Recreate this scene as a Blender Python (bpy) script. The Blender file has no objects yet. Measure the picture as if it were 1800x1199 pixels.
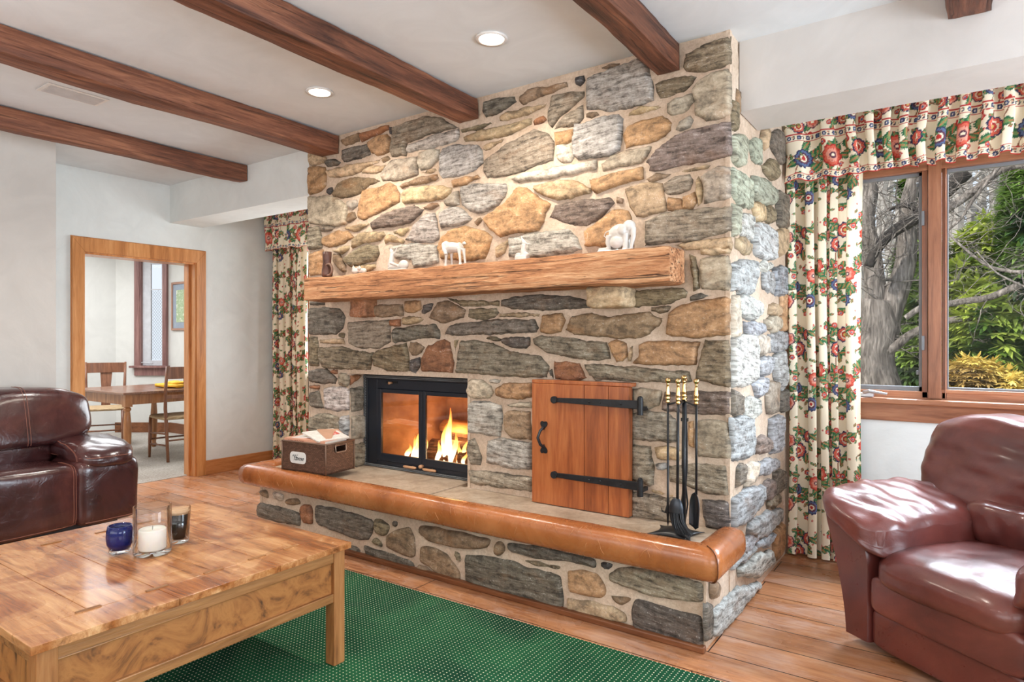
import bpy, bmesh, math, random
import numpy as np
from mathutils import Vector, Matrix, noise, geometry
random.seed(7); rng = np.random.RandomState(7)
sc = bpy.context.scene
COL = sc.collection
PI = math.pi
# ---------------------------------------------------------------- camera facts
F = 1139.0; H = 1.27; CX = 900.0; CY = 599.5
YAW = math.atan(790/1139.0)
fx, fy = -math.sin(YAW), math.cos(YAW)
rx, ry = math.cos(YAW), math.sin(YAW)
def ray(u, v):
    a = (u-CX)/F; b = -(v-CY)/F
    return fx+a*rx, fy+a*ry, b
def aZ(u, v, z):
    d = ray(u, v); t = (z-H)/d[2]; return Vector((d[0]*t, d[1]*t, z))
def aY(u, v, y):
    d = ray(u, v); t = y/d[1]; return Vector((d[0]*t, y, H+d[2]*t))
def aX(u, v, x):
    d = ray(u, v); t = x/d[0]; return Vector((x, d[1]*t, H+d[2]*t))
# ---------------------------------------------------------------- materials
def lin(c):
    o = []
    for v in c[:3]:
        v /= 255.0
        o.append(v/12.92 if v <= 0.04045 else ((v+0.055)/1.055)**2.4)
    return (o[0], o[1], o[2], 1.0)
class NT:
    def __init__(s, name):
        s.m = bpy.data.materials.new(name); s.m.use_nodes = True
        s.t = s.m.node_tree; s.b = s.t.nodes['Principled BSDF']; s.out = s.t.nodes['Material Output']
    def n(s, typ, **k):
        nd = s.t.nodes.new(typ)
        for a, v in k.items():
            if a.startswith('i_'):
                nd.inputs[a[2:].replace('_', ' ')].default_value = v
            else: setattr(nd, a, v)
        return nd
    def l(s, a, b): s.t.links.new(a, b)
    def coord(s, kind, scale=(1,1,1), rot=(0,0,0)):
        mp = s.n('ShaderNodeMapping'); mp.inputs['Scale'].default_value = scale; mp.inputs['Rotation'].default_value = rot
        if kind == 'World':
            g = s.n('ShaderNodeNewGeometry'); s.l(g.outputs['Position'], mp.inputs['Vector'])
        else:
            tc = s.n('ShaderNodeTexCoord'); s.l(tc.outputs[kind], mp.inputs['Vector'])
        return mp.outputs['Vector']
    def noise(s, vec, scale=1, detail=4, rough=.55, dist=0):
        nd = s.n('ShaderNodeTexNoise'); s.l(vec, nd.inputs['Vector'])
        nd.inputs['Scale'].default_value = scale; nd.inputs['Detail'].default_value = detail
        nd.inputs['Roughness'].default_value = rough; nd.inputs['Distortion'].default_value = dist
        return nd.outputs['Fac']
    def ramp(s, fac, stops):
        r = s.n('ShaderNodeValToRGB'); e = r.color_ramp.elements
        while len(e) < len(stops): e.new(.5)
        for k, (p, c) in enumerate(stops):
            e[k].position = p; e[k].color = lin(c)
        s.l(fac, r.inputs['Fac']); return r.outputs['Color']
    def mix(s, fac, a, b, mode='MIX'):
        m = s.n('ShaderNodeMix', data_type='RGBA', blend_type=mode)
        for sock, v in ((m.inputs[0], fac), (m.inputs[6], a), (m.inputs[7], b)):
            if hasattr(v, 'is_linked'): s.l(v, sock)
            else: sock.default_value = v
        return m.outputs[2]
    def math(s, op, a, b=0.0, c=None):
        m = s.n('ShaderNodeMath', operation=op)
        for k, v in enumerate((a, b) if c is None else (a, b, c)):
            if hasattr(v, 'is_linked'): s.l(v, m.inputs[k])
            else: m.inputs[k].default_value = v
        return m.outputs[0]
    def bump(s, h, strength=.3, dist=.01):
        b = s.n('ShaderNodeBump'); b.inputs['Strength'].default_value = strength; b.inputs['Distance'].default_value = dist
        s.l(h, b.inputs['Height']); s.l(b.outputs['Normal'], s.b.inputs['Normal']); return b
    def set(s, **k):
        for a, v in k.items():
            sock = s.b.inputs[a.replace('_', ' ')]
            if hasattr(v, 'is_linked'): s.l(v, sock)
            else: sock.default_value = v
        return s
def tm(name, stops, scale=(1,1,1), ns=4, detail=5, dist=0, rough=.6, bump=.2, bd=.005, spec=.4, coat=0, metal=0, coord='Object', rot=(0,0,0), patch=None, rvar=0):
    t = NT(name); v = t.coord(coord, scale, rot)
    f = t.noise(v, ns, detail, .6, dist)
    if len(stops) == 2: st = [(.35, stops[0]), (.68, stops[1])]
    elif len(stops) == 3: st = [(.32, stops[0]), (.5, stops[1]), (.7, stops[2])]
    else: st = [(i/(len(stops)-1)*.6+.2, c) for i, c in enumerate(stops)]
    c = t.ramp(f, st)
    if patch:
        f2 = t.noise(t.coord(coord, (1,1,1)), patch[0], 3, .5, .3)
        g = t.ramp(f2, [(.35, patch[1]), (.65, (255,255,255))])
        c = t.mix(1.0, c, g, 'MULTIPLY')
    t.set(Base_Color=c, Roughness=rough, Metallic=metal)
    t.b.inputs['Specular IOR Level'].default_value = spec
    t.b.inputs['Coat Weight'].default_value = coat
    t.b.inputs['Coat Roughness'].default_value = .08
    if rvar:
        r = t.math('MULTIPLY_ADD', f, rvar, rough-rvar*.5); t.l(r, t.b.inputs['Roughness'])
    if bump: t.bump(f, bump, bd)
    return t.m
def plain(name, c, rough=.5, metal=0, spec=.5, coat=0):
    return tm(name, [tuple(max(0, x*.93) for x in c), c], ns=12, rough=rough, metal=metal, spec=spec, coat=coat, bump=0)
def emis(name, c, s):
    t = NT(name); t.set(Base_Color=lin(c)); t.b.inputs['Emission Color'].default_value = lin(c); t.b.inputs['Emission Strength'].default_value = s
    return t.m
def glassm(name, c=(255,255,255), fac=.06, tint=(1,1,1,1), rough=0.0, blend=.25):
    t = NT(name)
    tr = t.n('ShaderNodeBsdfTransparent'); tr.inputs['Color'].default_value = tint
    gl = t.n('ShaderNodeBsdfGlossy'); gl.inputs['Roughness'].default_value = rough; gl.inputs['Color'].default_value = lin(c)
    lw = t.n('ShaderNodeLayerWeight'); lw.inputs['Blend'].default_value = blend
    f = t.math('MULTIPLY_ADD', lw.outputs['Fresnel'], .8 if fac else .15, fac)
    mx = t.n('ShaderNodeMixShader'); t.l(f, mx.inputs[0]); t.l(tr.outputs[0], mx.inputs[1]); t.l(gl.outputs[0], mx.inputs[2])
    t.l(mx.outputs[0], t.out.inputs['Surface']); return t.m
# ---------------------------------------------------------------- object helpers
WORLD = set()
def tag(o, label=None, cat=None, group=None, kind=None):
    if label: o['label'] = label
    if cat: o['category'] = cat
    if group: o['group'] = group
    if kind: o['kind'] = kind
    return o
def thing(name, label, cat, loc=(0,0,0), rz=0, group=None, world=False):
    o = bpy.data.objects.new(name, None); COL.objects.link(o)
    o.location = loc; o.rotation_euler = (0,0,rz); o.empty_display_size = .1
    tag(o, label, cat, group)
    if world: WORLD.add(o.name)
    return o
def mk(name, V, Fc, mat, parent=None, smooth=False, uv=None, col=None, mats=None, mi=None, kind=None, label=None):
    """link ONE mesh object; vertices in world coords, or in the parent's local frame"""
    V = np.asarray(V, dtype=float)
    lo = V.min(0); hi = V.max(0); c = (lo+hi)/2; c[2] = lo[2]
    me = bpy.data.meshes.new(name); me.from_pydata((V-c).tolist(), [], [tuple(f) for f in Fc]); 
    if mats:
        for m in mats: me.materials.append(m)
        if mi is not None: me.polygons.foreach_set('material_index', list(mi))
    elif mat: me.materials.append(mat)
    if smooth: me.polygons.foreach_set('use_smooth', [True]*len(me.polygons))
    if uv is not None:
        ul = me.uv_layers.new(name='UV'); vi = np.zeros(len(me.loops), dtype=np.int32); me.loops.foreach_get('vertex_index', vi)
        ul.data.foreach_set('uv', np.asarray(uv, dtype=np.float32)[vi].ravel())
    if col is not None:
        ca = me.color_attributes.new('Col', 'FLOAT_COLOR', 'POINT')
        a = np.ones((len(V), 4), dtype=np.float32); a[:, :3] = col; ca.data.foreach_set('color', a.ravel())
    me.update()
    o = bpy.data.objects.new(name, me); COL.objects.link(o)
    loc = Vector(c)
    if parent:
        o.parent = parent
        p = parent; off = Vector((0,0,0))
        while p:
            if p.parent or p.name in WORLD: off += Vector(p.location)
            p = p.parent
        loc = loc-off
    o.location = loc
    if kind: o['kind'] = kind
    if label: o['label'] = label
    return o
class MB:
    def __init__(s): s.V = []; s.F = []; s.M = Matrix.Identity(4); s.mi = []; s.cur = 0
    def add(s, vs, fs):
        b = len(s.V); s.V += [tuple(s.M @ Vector(v)) for v in vs]; s.F += [tuple(b+i for i in f) for f in fs]; s.mi += [s.cur]*len(fs); return s
    def box(s, x0, x1, y0, y1, z0, z1):
        v = [(x,y,z) for z in (z0,z1) for y in (y0,y1) for x in (x0,x1)]
        return s.add(v, [(0,2,3,1),(4,5,7,6),(0,1,5,4),(2,6,7,3),(0,4,6,2),(1,3,7,5)])
    def tube(s, pts, r, n=8, cap=True, up=None):
        pts = [Vector(p) for p in pts]; rr = r if hasattr(r, '__len__') else [r]*len(pts)
        vs = []; a = None
        for k, p in enumerate(pts):
            t = (pts[min(k+1, len(pts)-1)]-pts[max(k-1, 0)])
            if t.length < 1e-9: t = Vector((0,0,1))
            t.normalize()
            if a is None:
                a = t.cross(Vector((0,0,1)) if abs(t.z) < .9 else Vector((1,0,0))).normalized()
            else:
                a = a-t*a.dot(t)
                a = a.normalized() if a.length > 1e-6 else t.orthogonal().normalized()
            b = t.cross(a)
            q = rr[k]; q = q if hasattr(q, '__len__') else (q, q)
            for j in range(n):
                th = 2*PI*j/n
                vs.append(p+a*math.cos(th)*q[0]+b*math.sin(th)*q[1])
        fs = [(k*n+j, k*n+(j+1)%n, (k+1)*n+(j+1)%n, (k+1)*n+j) for k in range(len(pts)-1) for j in range(n)]
        if cap: fs += [tuple(range(n))[::-1], tuple((len(pts)-1)*n+j for j in range(n))]
        return s.add(vs, fs)
    def lathe(s, prof, c=(0,0,0), n=24, cap=True):
        vs = [(c[0]+r*math.cos(2*PI*j/n), c[1]+r*math.sin(2*PI*j/n), c[2]+z) for r, z in prof for j in range(n)]
        fs = [(k*n+j, k*n+(j+1)%n, (k+1)*n+(j+1)%n, (k+1)*n+j) for k in range(len(prof)-1) for j in range(n)]
        if cap: fs += [tuple(range(n))[::-1], tuple((len(prof)-1)*n+j for j in range(n))]
        return s.add(vs, fs)
    def ell(s, c, r, n=12, rot=None):
        vs = []; fs = []; m = n//2+1
        for i in range(m):
            ph = -PI/2+PI*i/(m-1)
            for j in range(n):
                th = 2*PI*j/n
                v = Vector((r[0]*math.cos(ph)*math.cos(th), r[1]*math.cos(ph)*math.sin(th), r[2]*math.sin(ph)))
                if rot is not None: v = rot @ v
                vs.append(v+Vector(c))
        fs = [(i*n+j, i*n+(j+1)%n, (i+1)*n+(j+1)%n, (i+1)*n+j) for i in range(m-1) for j in range(n)]
        return s.add(vs, fs)
    def prism(s, poly, axis, a, b):
        """poly 2d points; extruded along axis ('x','y','z') from a to b"""
        def P(u, v, w): return {'x': (w,u,v), 'y': (u,w,v), 'z': (u,v,w)}[axis]
        n = len(poly); vs = [P(u,v,a) for u, v in poly]+[P(u,v,b) for u, v in poly]
        fs = [(i, (i+1)%n, n+(i+1)%n, n+i) for i in range(n)]+[tuple(range(n))[::-1], tuple(range(n, 2*n))]
        return s.add(vs, fs)
    def build(s, name, mat, parent=None, bevel=0, seg=2, smooth=False, mats=None, label=None, kind=None, angle=False):
        o = mk(name, s.V, s.F, mat, parent, smooth, mats=mats, mi=s.mi if mats else None, label=label, kind=kind)
        bm = bmesh.new(); bm.from_mesh(o.data)
        bmesh.ops.recalc_face_normals(bm, faces=bm.faces)
        if bevel:
            es = [e for e in bm.edges if len(e.link_faces) == 2 and e.calc_face_angle(0) > .6]
            bmesh.ops.bevel(bm, geom=es, offset=bevel, segments=seg, profile=.5, affect='EDGES', clamp_overlap=True)
        bm.to_mesh(o.data); bm.free()
        if angle:
            o.data.polygons.foreach_set('use_smooth', [True]*len(o.data.polygons)); o.data.set_sharp_from_angle(angle=math.radians(40))
        return o
def struct(name, mb, mat, **k):
    o = mb.build(name, mat, **k); o['kind'] = 'structure'; return o
def rbox(c, h, k=5.0, n=14, warp=None, amp=0.0, fr=6.0, seed=0, rz=0.0):
    """pillow / rounded box as superellipsoid; returns verts, faces"""
    vs = []; fs = []; idx = {}
    def vid(p):
        key = (round(p[0]*n), round(p[1]*n), round(p[2]*n))
        if key in idx: return idx[key]
        kk = k if hasattr(k, '__len__') else (k,k,k)
        nn = (abs(p[0])**kk[0]+abs(p[1])**kk[1]+abs(p[2])**kk[2])
        kx = sum(kk)/3.0
        q = Vector(p)/(nn**(1.0/kx))
        v = Vector((q.x*h[0], q.y*h[1], q.z*h[2]))
        if warp: v = Vector(warp(q.x, q.y, q.z, v))
        if amp:
            w = v*fr+Vector((seed, seed*1.7, 0))
            d = noise.noise(w)+.5*noise.noise(w*2.3)
            nv = Vector((q.x/h[0], q.y/h[1], q.z/h[2])).normalized()
            v += nv*d*amp
        if rz: v = Matrix.Rotation(rz, 3, 'Z') @ v
        idx[key] = len(vs); vs.append(v+Vector(c)); return idx[key]
    for ax in range(3):
        for sg in (-1, 1):
            for i in range(n):
                for j in range(n):
                    q = []
                    for di, dj in ((0,0),(1,0),(1,1),(0,1)):
                        a = -1+2*(i+di)/n; b = -1+2*(j+dj)/n
                        p = [0,0,0]; p[ax] = sg; p[(ax+1)%3] = a; p[(ax+2)%3] = b
                        # even out sampling
                        q.append(vid(p))
                    if sg < 0: q = q[::-1]
                    fs.append(tuple(q))
    return vs, fs
def pillow(name, mat, parent, c, h, **k):
    lab = k.pop('label', None)
    v, f = rbox(c, h, **k); return mk(name, v, f, mat, parent, True, label=lab)
def textmesh(txt, size, mat, name, parent, M, shear=0, ext=.0006):
    cu = bpy.data.curves.new('t', 'FONT'); cu.body = txt; cu.size = size; cu.shear = shear; cu.extrude = ext; cu.align_x = 'CENTER'; cu.align_y = 'CENTER'
    to = bpy.data.objects.new('t', cu); COL.objects.link(to)
    bpy.context.view_layer.update()
    me = bpy.data.meshes.new_from_object(to)
    V = [M @ v.co for v in me.vertices]; Fs = [tuple(p.vertices) for p in me.polygons]
    bpy.data.objects.remove(to); bpy.data.curves.remove(cu)
    return mk(name, V, Fs, mat, parent)
# ---------------------------------------------------------------- stones traced from the masonry
PAL = dict(g=(176,164,144), G=(138,130,118), s=(214,208,200), t=(216,190,152), o=(206,164,120), b=(166,140,112), w=(226,214,194),
           n=(164,148,120), r=(180,124,88), p=(156,138,128), W=(228,232,228), S=(202,208,214), D=(122,114,108), v=(206,212,188), k=(96,92,92), c=(198,186,166))
ST = {}
ST['up'] = ('y', 2.97, [
 (540,180,6, """b 375,395 545,320 550,410 400,455 370,430
r 575,330 850,245 860,285 690,365 580,420
G 375,500 635,440 660,550 640,565 390,630 365,600
o 660,410 740,370 840,330 880,380 870,520 790,545 745,560 690,535 650,440
k 865,275 885,270 895,310 885,340 868,320
g 910,270 1050,215 1250,150 1400,165 1590,265 1300,340 1060,430 1050,555 900,570 890,500 905,400
s 1070,450 1300,355 1595,275 1600,370 1560,410 1300,480 1100,520 1060,520
t 15,520 150,540 200,590 190,640 60,665 20,650
G 200,620 290,605 350,635 300,670 220,680
o 20,690 80,680 190,690 200,800 195,880 130,940 30,970 20,850
t 215,710 420,665 770,600 740,640 600,690 560,740 340,795 240,790 210,750
b 780,590 860,570 870,600 800,630
t 590,720 640,680 820,660 790,730 640,750 580,745
c 770,760 880,620 1160,565 1165,760 1000,810 800,830
w 1180,540 1290,500 1390,500 1385,600 1290,690 1200,715 1175,650
t 1195,740 1340,700 1360,720 1300,740 1200,745
s 1400,560 1430,490 1540,450 1780,450 1840,500 1850,640 1760,720 1600,770 1420,795 1390,740
b 1010,860 1200,790 1360,760 1380,800 1340,830 1100,880 1000,910 990,890
o 1525,830 1640,790 1790,765 1820,800 1640,870 1550,890
b 260,970 340,850 450,800 640,795 770,830 650,880 560,960 420,1005 280,1000
k 215,910 260,900 270,930 240,965 215,950
o 590,925 780,890 850,850 930,885 975,970 970,1050 850,1110 750,1160 600,1235 535,1210 550,1060
t 1010,1060 1000,960 1060,910 1400,870 1520,900 1510,970 1430,1020 1010,1075
c 1460,1050 1530,960 1590,940 1600,1070 1560,1080 1470,1085"""),
 (540,340,6, """c 20,30 300,40 420,130 410,330 300,345 30,320 20,200
w 430,80 520,70 540,120 480,165 440,140
b 440,210 500,195 520,260 440,305 420,290
p 680,300 850,200 1120,125 1225,170 1190,220 1080,310 900,350 700,375
b 1240,130 1370,105 1385,130 1300,170 1240,165
s 1400,200 1500,150 1620,155 1740,270 1640,320 1420,365 1400,300
s 1040,490 1130,330 1250,230 1340,215 1370,330 1385,480 1330,515 1180,510
t 380,365 640,310 650,335 560,385 500,400
g 20,360 120,350 150,450 155,570 70,600 20,590
g 145,345 300,350 240,400 155,400
o 160,470 300,400 420,400 490,460 400,520 230,575 170,540
t 490,490 560,420 800,405 820,440 760,500 600,525 480,580
t 280,600 440,545 440,590 370,635 290,620
t 910,400 1060,360 1075,390 1010,435 920,430
n 390,680 470,620 640,540 740,560 760,640 720,710 480,770 390,720
b 280,640 340,650 400,760 410,820 370,830 290,740
o 20,650 90,610 165,600 165,850 30,860
t 830,450 870,430 1020,500 1000,525 870,500 830,530
s 880,560 1100,530 1370,550 1380,720 1300,760 1120,770 1100,700 940,690 870,600
t 500,770 720,740 720,790 620,830 500,790"""),
 (780,90,6, """G 430,530 600,500 740,480 760,540 580,650 450,695 425,640
b 810,470 900,400 1060,380 1280,330 1300,370 1170,420 900,530 850,555 800,520
k 1400,290 1480,260 1485,310 1440,360 1400,340
t 600,690 680,640 900,590 1080,555 1050,590 900,660 700,720 600,730
r 950,730 1040,690 1075,720 1050,745 960,775
g 1150,480 1300,440 1470,430 1475,480 1380,570 1220,680 1150,800 1110,760 1120,600
g 1200,770 1300,670 1460,570 1465,700 1400,770 1170,820
n 190,830 480,745 500,765 380,820 200,858
t 220,910 400,830 700,770 920,710 920,770 700,880 400,940 230,955
o 1170,860 1300,840 1365,820 1365,930 1300,970 1190,985
b 1510,655 1600,650 1630,670 1560,700 1510,690
t 430,1000 620,930 600,960 450,1040 420,1030"""),
 (780,260,6, """s 190,420 300,380 650,380 660,440 640,520 560,600 400,680 280,670 200,600 190,540
o -20,950 60,870 220,830 400,870 510,940 470,1080 430,1170 200,1190 -20,1170 -60,1050
g 430,130 600,0 940,-190 1100,-140 1155,-60 1145,130 900,210 640,290 470,315 420,230
w 1190,-20 1350,-40 1370,110 1340,150 1260,155 1200,110
t 950,400 1150,350 1350,345 1550,420 1540,480 1350,530 1200,545 1040,490 960,440
w 690,330 850,260 1100,220 1300,180 1600,130 1610,200 1590,230 1300,290 1000,340 800,365
o 410,750 640,590 790,420 870,430 960,500 1125,600 1060,690 1050,780 1000,860 850,890 700,900 600,940 500,860
p 1180,610 1400,560 1750,530 1790,580 1700,680 1600,770 1500,810 1380,815 1120,730
s 700,950 1000,900 1300,860 1400,950 1450,1070 1300,1110 900,1160 700,1150
t 560,1050 660,980 680,1010 620,1120 560,1150
b 330,780 380,740 400,760 360,810"""),
 (1020,50,6, """s 75,600 90,520 350,430 600,325 710,410 770,650 765,760 450,850 290,870 200,840 80,850 75,720
n 800,590 870,550 1090,510 1215,515 1170,580 1080,670 850,730 810,670
c 1200,640 1250,560 1400,470 1560,435 1585,500 1585,880 1570,900 1430,950 1330,970 1230,900 1210,780
n 1120,270 1400,150 1580,90 1585,365 1470,410 1320,445 1140,440 1090,400
c 930,800 1000,740 1180,690 1190,780 1100,880 970,905 930,880
c 1010,1060 1050,980 1150,930 1180,970 1150,1040 1060,1075
t 470,910 640,840 840,825 700,870 520,920
o 460,1130 500,1040 640,980 860,920 950,1000 945,1080 880,1140 800,1180 560,1240 490,1260
b 230,410 400,370 400,395 240,425"""),
 (1020,240,6, """s -50,-130 40,-120 250,-210 400,-230 440,-180 430,60 410,145 300,190 100,215 -20,240 -60,200 -70,20
p 700,265 860,90 1000,10 1180,-70 1400,-120 1580,-150 1585,100 1580,200 1440,240 1200,270 900,340 730,355 750,300
c 230,290 350,190 600,120 740,110 700,220 640,280 430,320 250,360
o 100,450 400,380 650,320 660,450 500,480 300,550 180,605 130,560
o 50,1000 200,900 350,780 500,790 540,870 480,1000 560,1150 200,1160 60,1150
t 480,560 700,490 860,500 900,780 700,830 600,830 520,740
g 890,490 1000,430 1150,400 1175,460 1150,560 1030,600 920,600 895,570
o 930,650 1060,660 1080,750 1060,780 930,775
o 1090,640 1200,590 1220,700 1180,760 1100,770
b 700,450 800,400 950,395 880,440 750,475
c 1280,430 1450,320 1580,330 1580,640 1400,690 1310,700 1310,540
b 390,640 450,660 440,700 390,695
g 700,900 860,810 1300,760 1585,740 1585,1000 1200,1090 680,1150 700,1020
t 1000,1140 1580,1060 1585,1190 1100,1190
t 1220,500 1240,430 1290,520 1280,680 1235,730 1230,600
t 1080,365 1350,300 1330,330 1150,370"""),
 (540,510,6, """G 20,195 200,190 340,200 400,290 370,400 300,460 100,470 25,460
n 340,460 390,460 385,500 345,490
b 680,160 860,160 1000,150 1010,270 860,280 690,280
o 1030,120 1190,115 1200,200 1130,235 1040,225
D 1230,160 1320,145 1300,200 1240,250 1215,240
b 1290,290 1380,130 1480,115 1600,170 1665,210 1640,290 1420,345
t 1010,290 1190,280 1225,320 1150,350 1020,365
r 880,315 980,310 980,375 885,375
g 430,340 870,315 870,540 760,610 560,610 440,560
G 905,450 930,400 1080,390 1250,365 1350,365 1390,420 1390,510 1200,510 920,550
t 130,520 380,510 395,570 140,560
n 20,500 110,500 120,790 30,790
n 130,610 360,600 480,640 700,660 660,840 180,820 130,720
n 700,700 740,640 1040,560 1070,700 1080,860 850,850 710,800
b 1090,560 1150,550 1230,600 1200,660 1110,685 1075,620
D 1100,740 1180,715 1195,780 1150,870 1100,850
r 1210,720 1280,590 1440,530 1500,560 1540,760 1530,870 1210,850
t 1550,540 1590,530 1560,660
G 20,850 200,830 310,930 290,980 150,985 30,960
r 250,850 310,845 315,880 270,875
g 345,880 440,900 430,1010 345,1000
G 30,125 180,120 180,150 40,155"""),
 (520,640,6, """r 150,225 250,230 245,260 150,255
G 150,310 240,290 290,460 220,460 160,440
s 300,260 460,240 560,260 558,490 420,490 310,470
g 150,560 300,520 440,560 470,640 460,740 150,720
S 480,560 558,540 558,780 500,760 480,700
g 200,800 440,760 550,820 550,1050 200,1000"""),
 (800,490,6, """n -100,195 60,230 455,235 455,285 60,285
n 150,320 420,315 455,360 400,410 230,430 150,400
G 500,220 620,190 900,175 1250,190 1410,230 1415,310 1100,325 800,325 600,320 495,290
t 475,370 600,360 880,370 870,395 700,400 480,400
G -110,590 -60,500 20,470 200,460 440,435 830,430 875,520 850,570 300,585 0,600
o 905,540 930,390 1130,370 1160,440 1110,560 1000,575 910,560
n 330,630 380,615 470,635 470,655
D 500,630 640,615 780,620 780,700 740,730 600,720 500,680
g 830,640 900,610 1300,640 1590,670 1630,840 1500,860 1250,830 950,770 850,700
o 1620,690 1700,655 1800,690 1810,800 1760,870 1700,870
g 40,820 70,660 200,650 400,690 560,770 900,820 980,920 960,1040 700,1040 400,1010 20,990
r 1050,870 1300,900 1380,1050 1270,1070 1060,1050 1040,960
G 1000,980 1030,960 1035,1050"""),
 (1040,420,6, """b -270,960 -200,820 -70,785 60,800 200,830 330,800 600,775 640,810 750,840 700,920 600,1000 450,1050 200,1030 -100,1025
o 810,800 900,720 1200,640 1400,620 1450,640 1450,1010 1100,1030 850,1030 800,1000
n 380,590 400,550 950,520 1000,560 980,620 850,670 480,715 370,690
n 640,730 820,710 790,770 720,780 640,760
G 1045,610 1150,580 1260,600 1100,640 1050,650
n 1030,170 1100,200 1120,380 1130,500 1085,540 1050,330
c 1150,220 1440,170 1455,200 1455,520 1440,540 1170,520 1150,400
t 1150,100 1450,90 1450,160 1160,160"""),
 (1040,590,6, """g -70,315 100,305 350,330 700,360 1020,380 1050,480 950,500 500,480 50,470 -20,420
o 510,100 600,60 1130,70 1100,200 1090,310 600,300 440,290 500,220
n 1200,60 1450,60 1455,520 1440,540 1110,460 1110,380 1160,200
t 400,130 440,120 410,260 380,260
c 430,570 700,570 740,590 700,740 600,770 440,740
p 780,590 1450,600 1450,830 1000,820 750,780 760,700
g 430,830 600,800 790,830 880,880 890,1110 800,1120 430,1090
o 1020,920 1080,910 1080,1170 1020,1150
c 1130,900 1440,920 1455,1230 1455,1290 1130,1270 1100,1000"""),
 (1040,750,6, """g 430,200 620,220 650,500 650,600 600,620 430,540
t 670,220 790,210 900,240 950,290 900,350 700,330
s 680,400 780,390 780,440 700,450
g 830,420 1100,400 1410,420 1440,720 1200,700 1000,620 830,580
D 1170,770 1440,800 1450,1080 1200,1060
g 430,690 650,730 900,760 900,1000 440,960
t 640,670 850,720 840,740 650,690"""),
 (760,650,6, """w 370,200 400,110 500,110 610,170 640,240 600,290 450,300 380,270
w 610,105 720,110 700,135 620,130
o 670,200 750,150 1040,140 1040,290 940,310 780,300 680,270
w 790,370 1030,340 1040,395 820,385
s 380,370 430,340 600,340 720,380 740,480 710,700 560,680 380,660
b 760,480 800,440 1030,450 1040,740 850,720 770,640
g 380,740 450,730 470,820 520,920 500,1000 410,990 370,900
s 590,760 700,730 1040,770 1040,1050 860,1040 700,1010 580,980
g 390,1060 700,1090 1040,1130 1040,1290 800,1250 400,1200""")])
ST['hearth'] = ('y', 2.63, [
 (430,830,6, """G 160,320 380,370 580,430 580,570 400,530 160,470 150,400
r 595,380 620,350 700,360 715,420 715,540 640,540 600,450
G 750,350 900,370 1100,430 1330,490 1360,560 1340,660 1300,725 1200,715 1000,640 780,560 750,480
n 1370,500 1450,500 1530,570 1490,670 1440,670 1380,640
b 1490,680 1600,610 1740,590 1790,700 1790,880 1750,895 1500,800
n 1340,710 1390,695 1450,760 1445,795 1350,740
G 1100,780 1180,790 1225,830 1215,885 1100,850
G 1255,770 1450,830 1700,920 1785,980 1780,1030 1700,1010 1300,890
b 160,190 230,200 250,270 180,240
w 300,210 410,240 400,300 300,270
b 430,290 560,280 590,330 550,350 440,340
G 1550,530 1610,520 1610,570 1560,575
G 160,560 560,620 560,800 160,700
b 600,640 900,700 900,900 600,830
g 930,730 1060,760 1060,960 930,900"""),
 (700,890,6, """b 225,200 400,220 700,280 970,350 930,440 780,460 500,410 330,360 230,290
b 1010,440 1050,375 1110,390 1125,480 1050,530 1010,490
G 1150,390 1500,430 1800,490 2070,560 2080,650 1800,590 1330,520 1180,470
n 1340,570 1500,600 1710,640 1700,665 1500,630 1340,590
b 235,440 300,420 520,510 640,690 650,810 500,760 400,700 230,590
n 590,470 650,500 655,590 610,560
G 710,510 900,520 1150,580 1700,740 1730,950 1720,1110 1600,1100 900,880 720,790
b 215,620 300,640 400,720 400,760 210,720"""),
 (970,950,6, """o 175,320 350,330 480,360 560,470 560,570 510,600 190,550
k 520,230 640,250 600,305 520,280
g 600,370 740,290 1000,310 1400,400 1570,440 1580,650 1400,640 1100,580 850,510 640,450
b 620,575 830,610 820,640 740,685 650,640
t 170,610 400,650 620,700 780,780 790,870 600,850 170,750
D 890,625 1200,720 1560,800 1580,1000 1575,1160 1450,1140 860,960 850,740""")])
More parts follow.
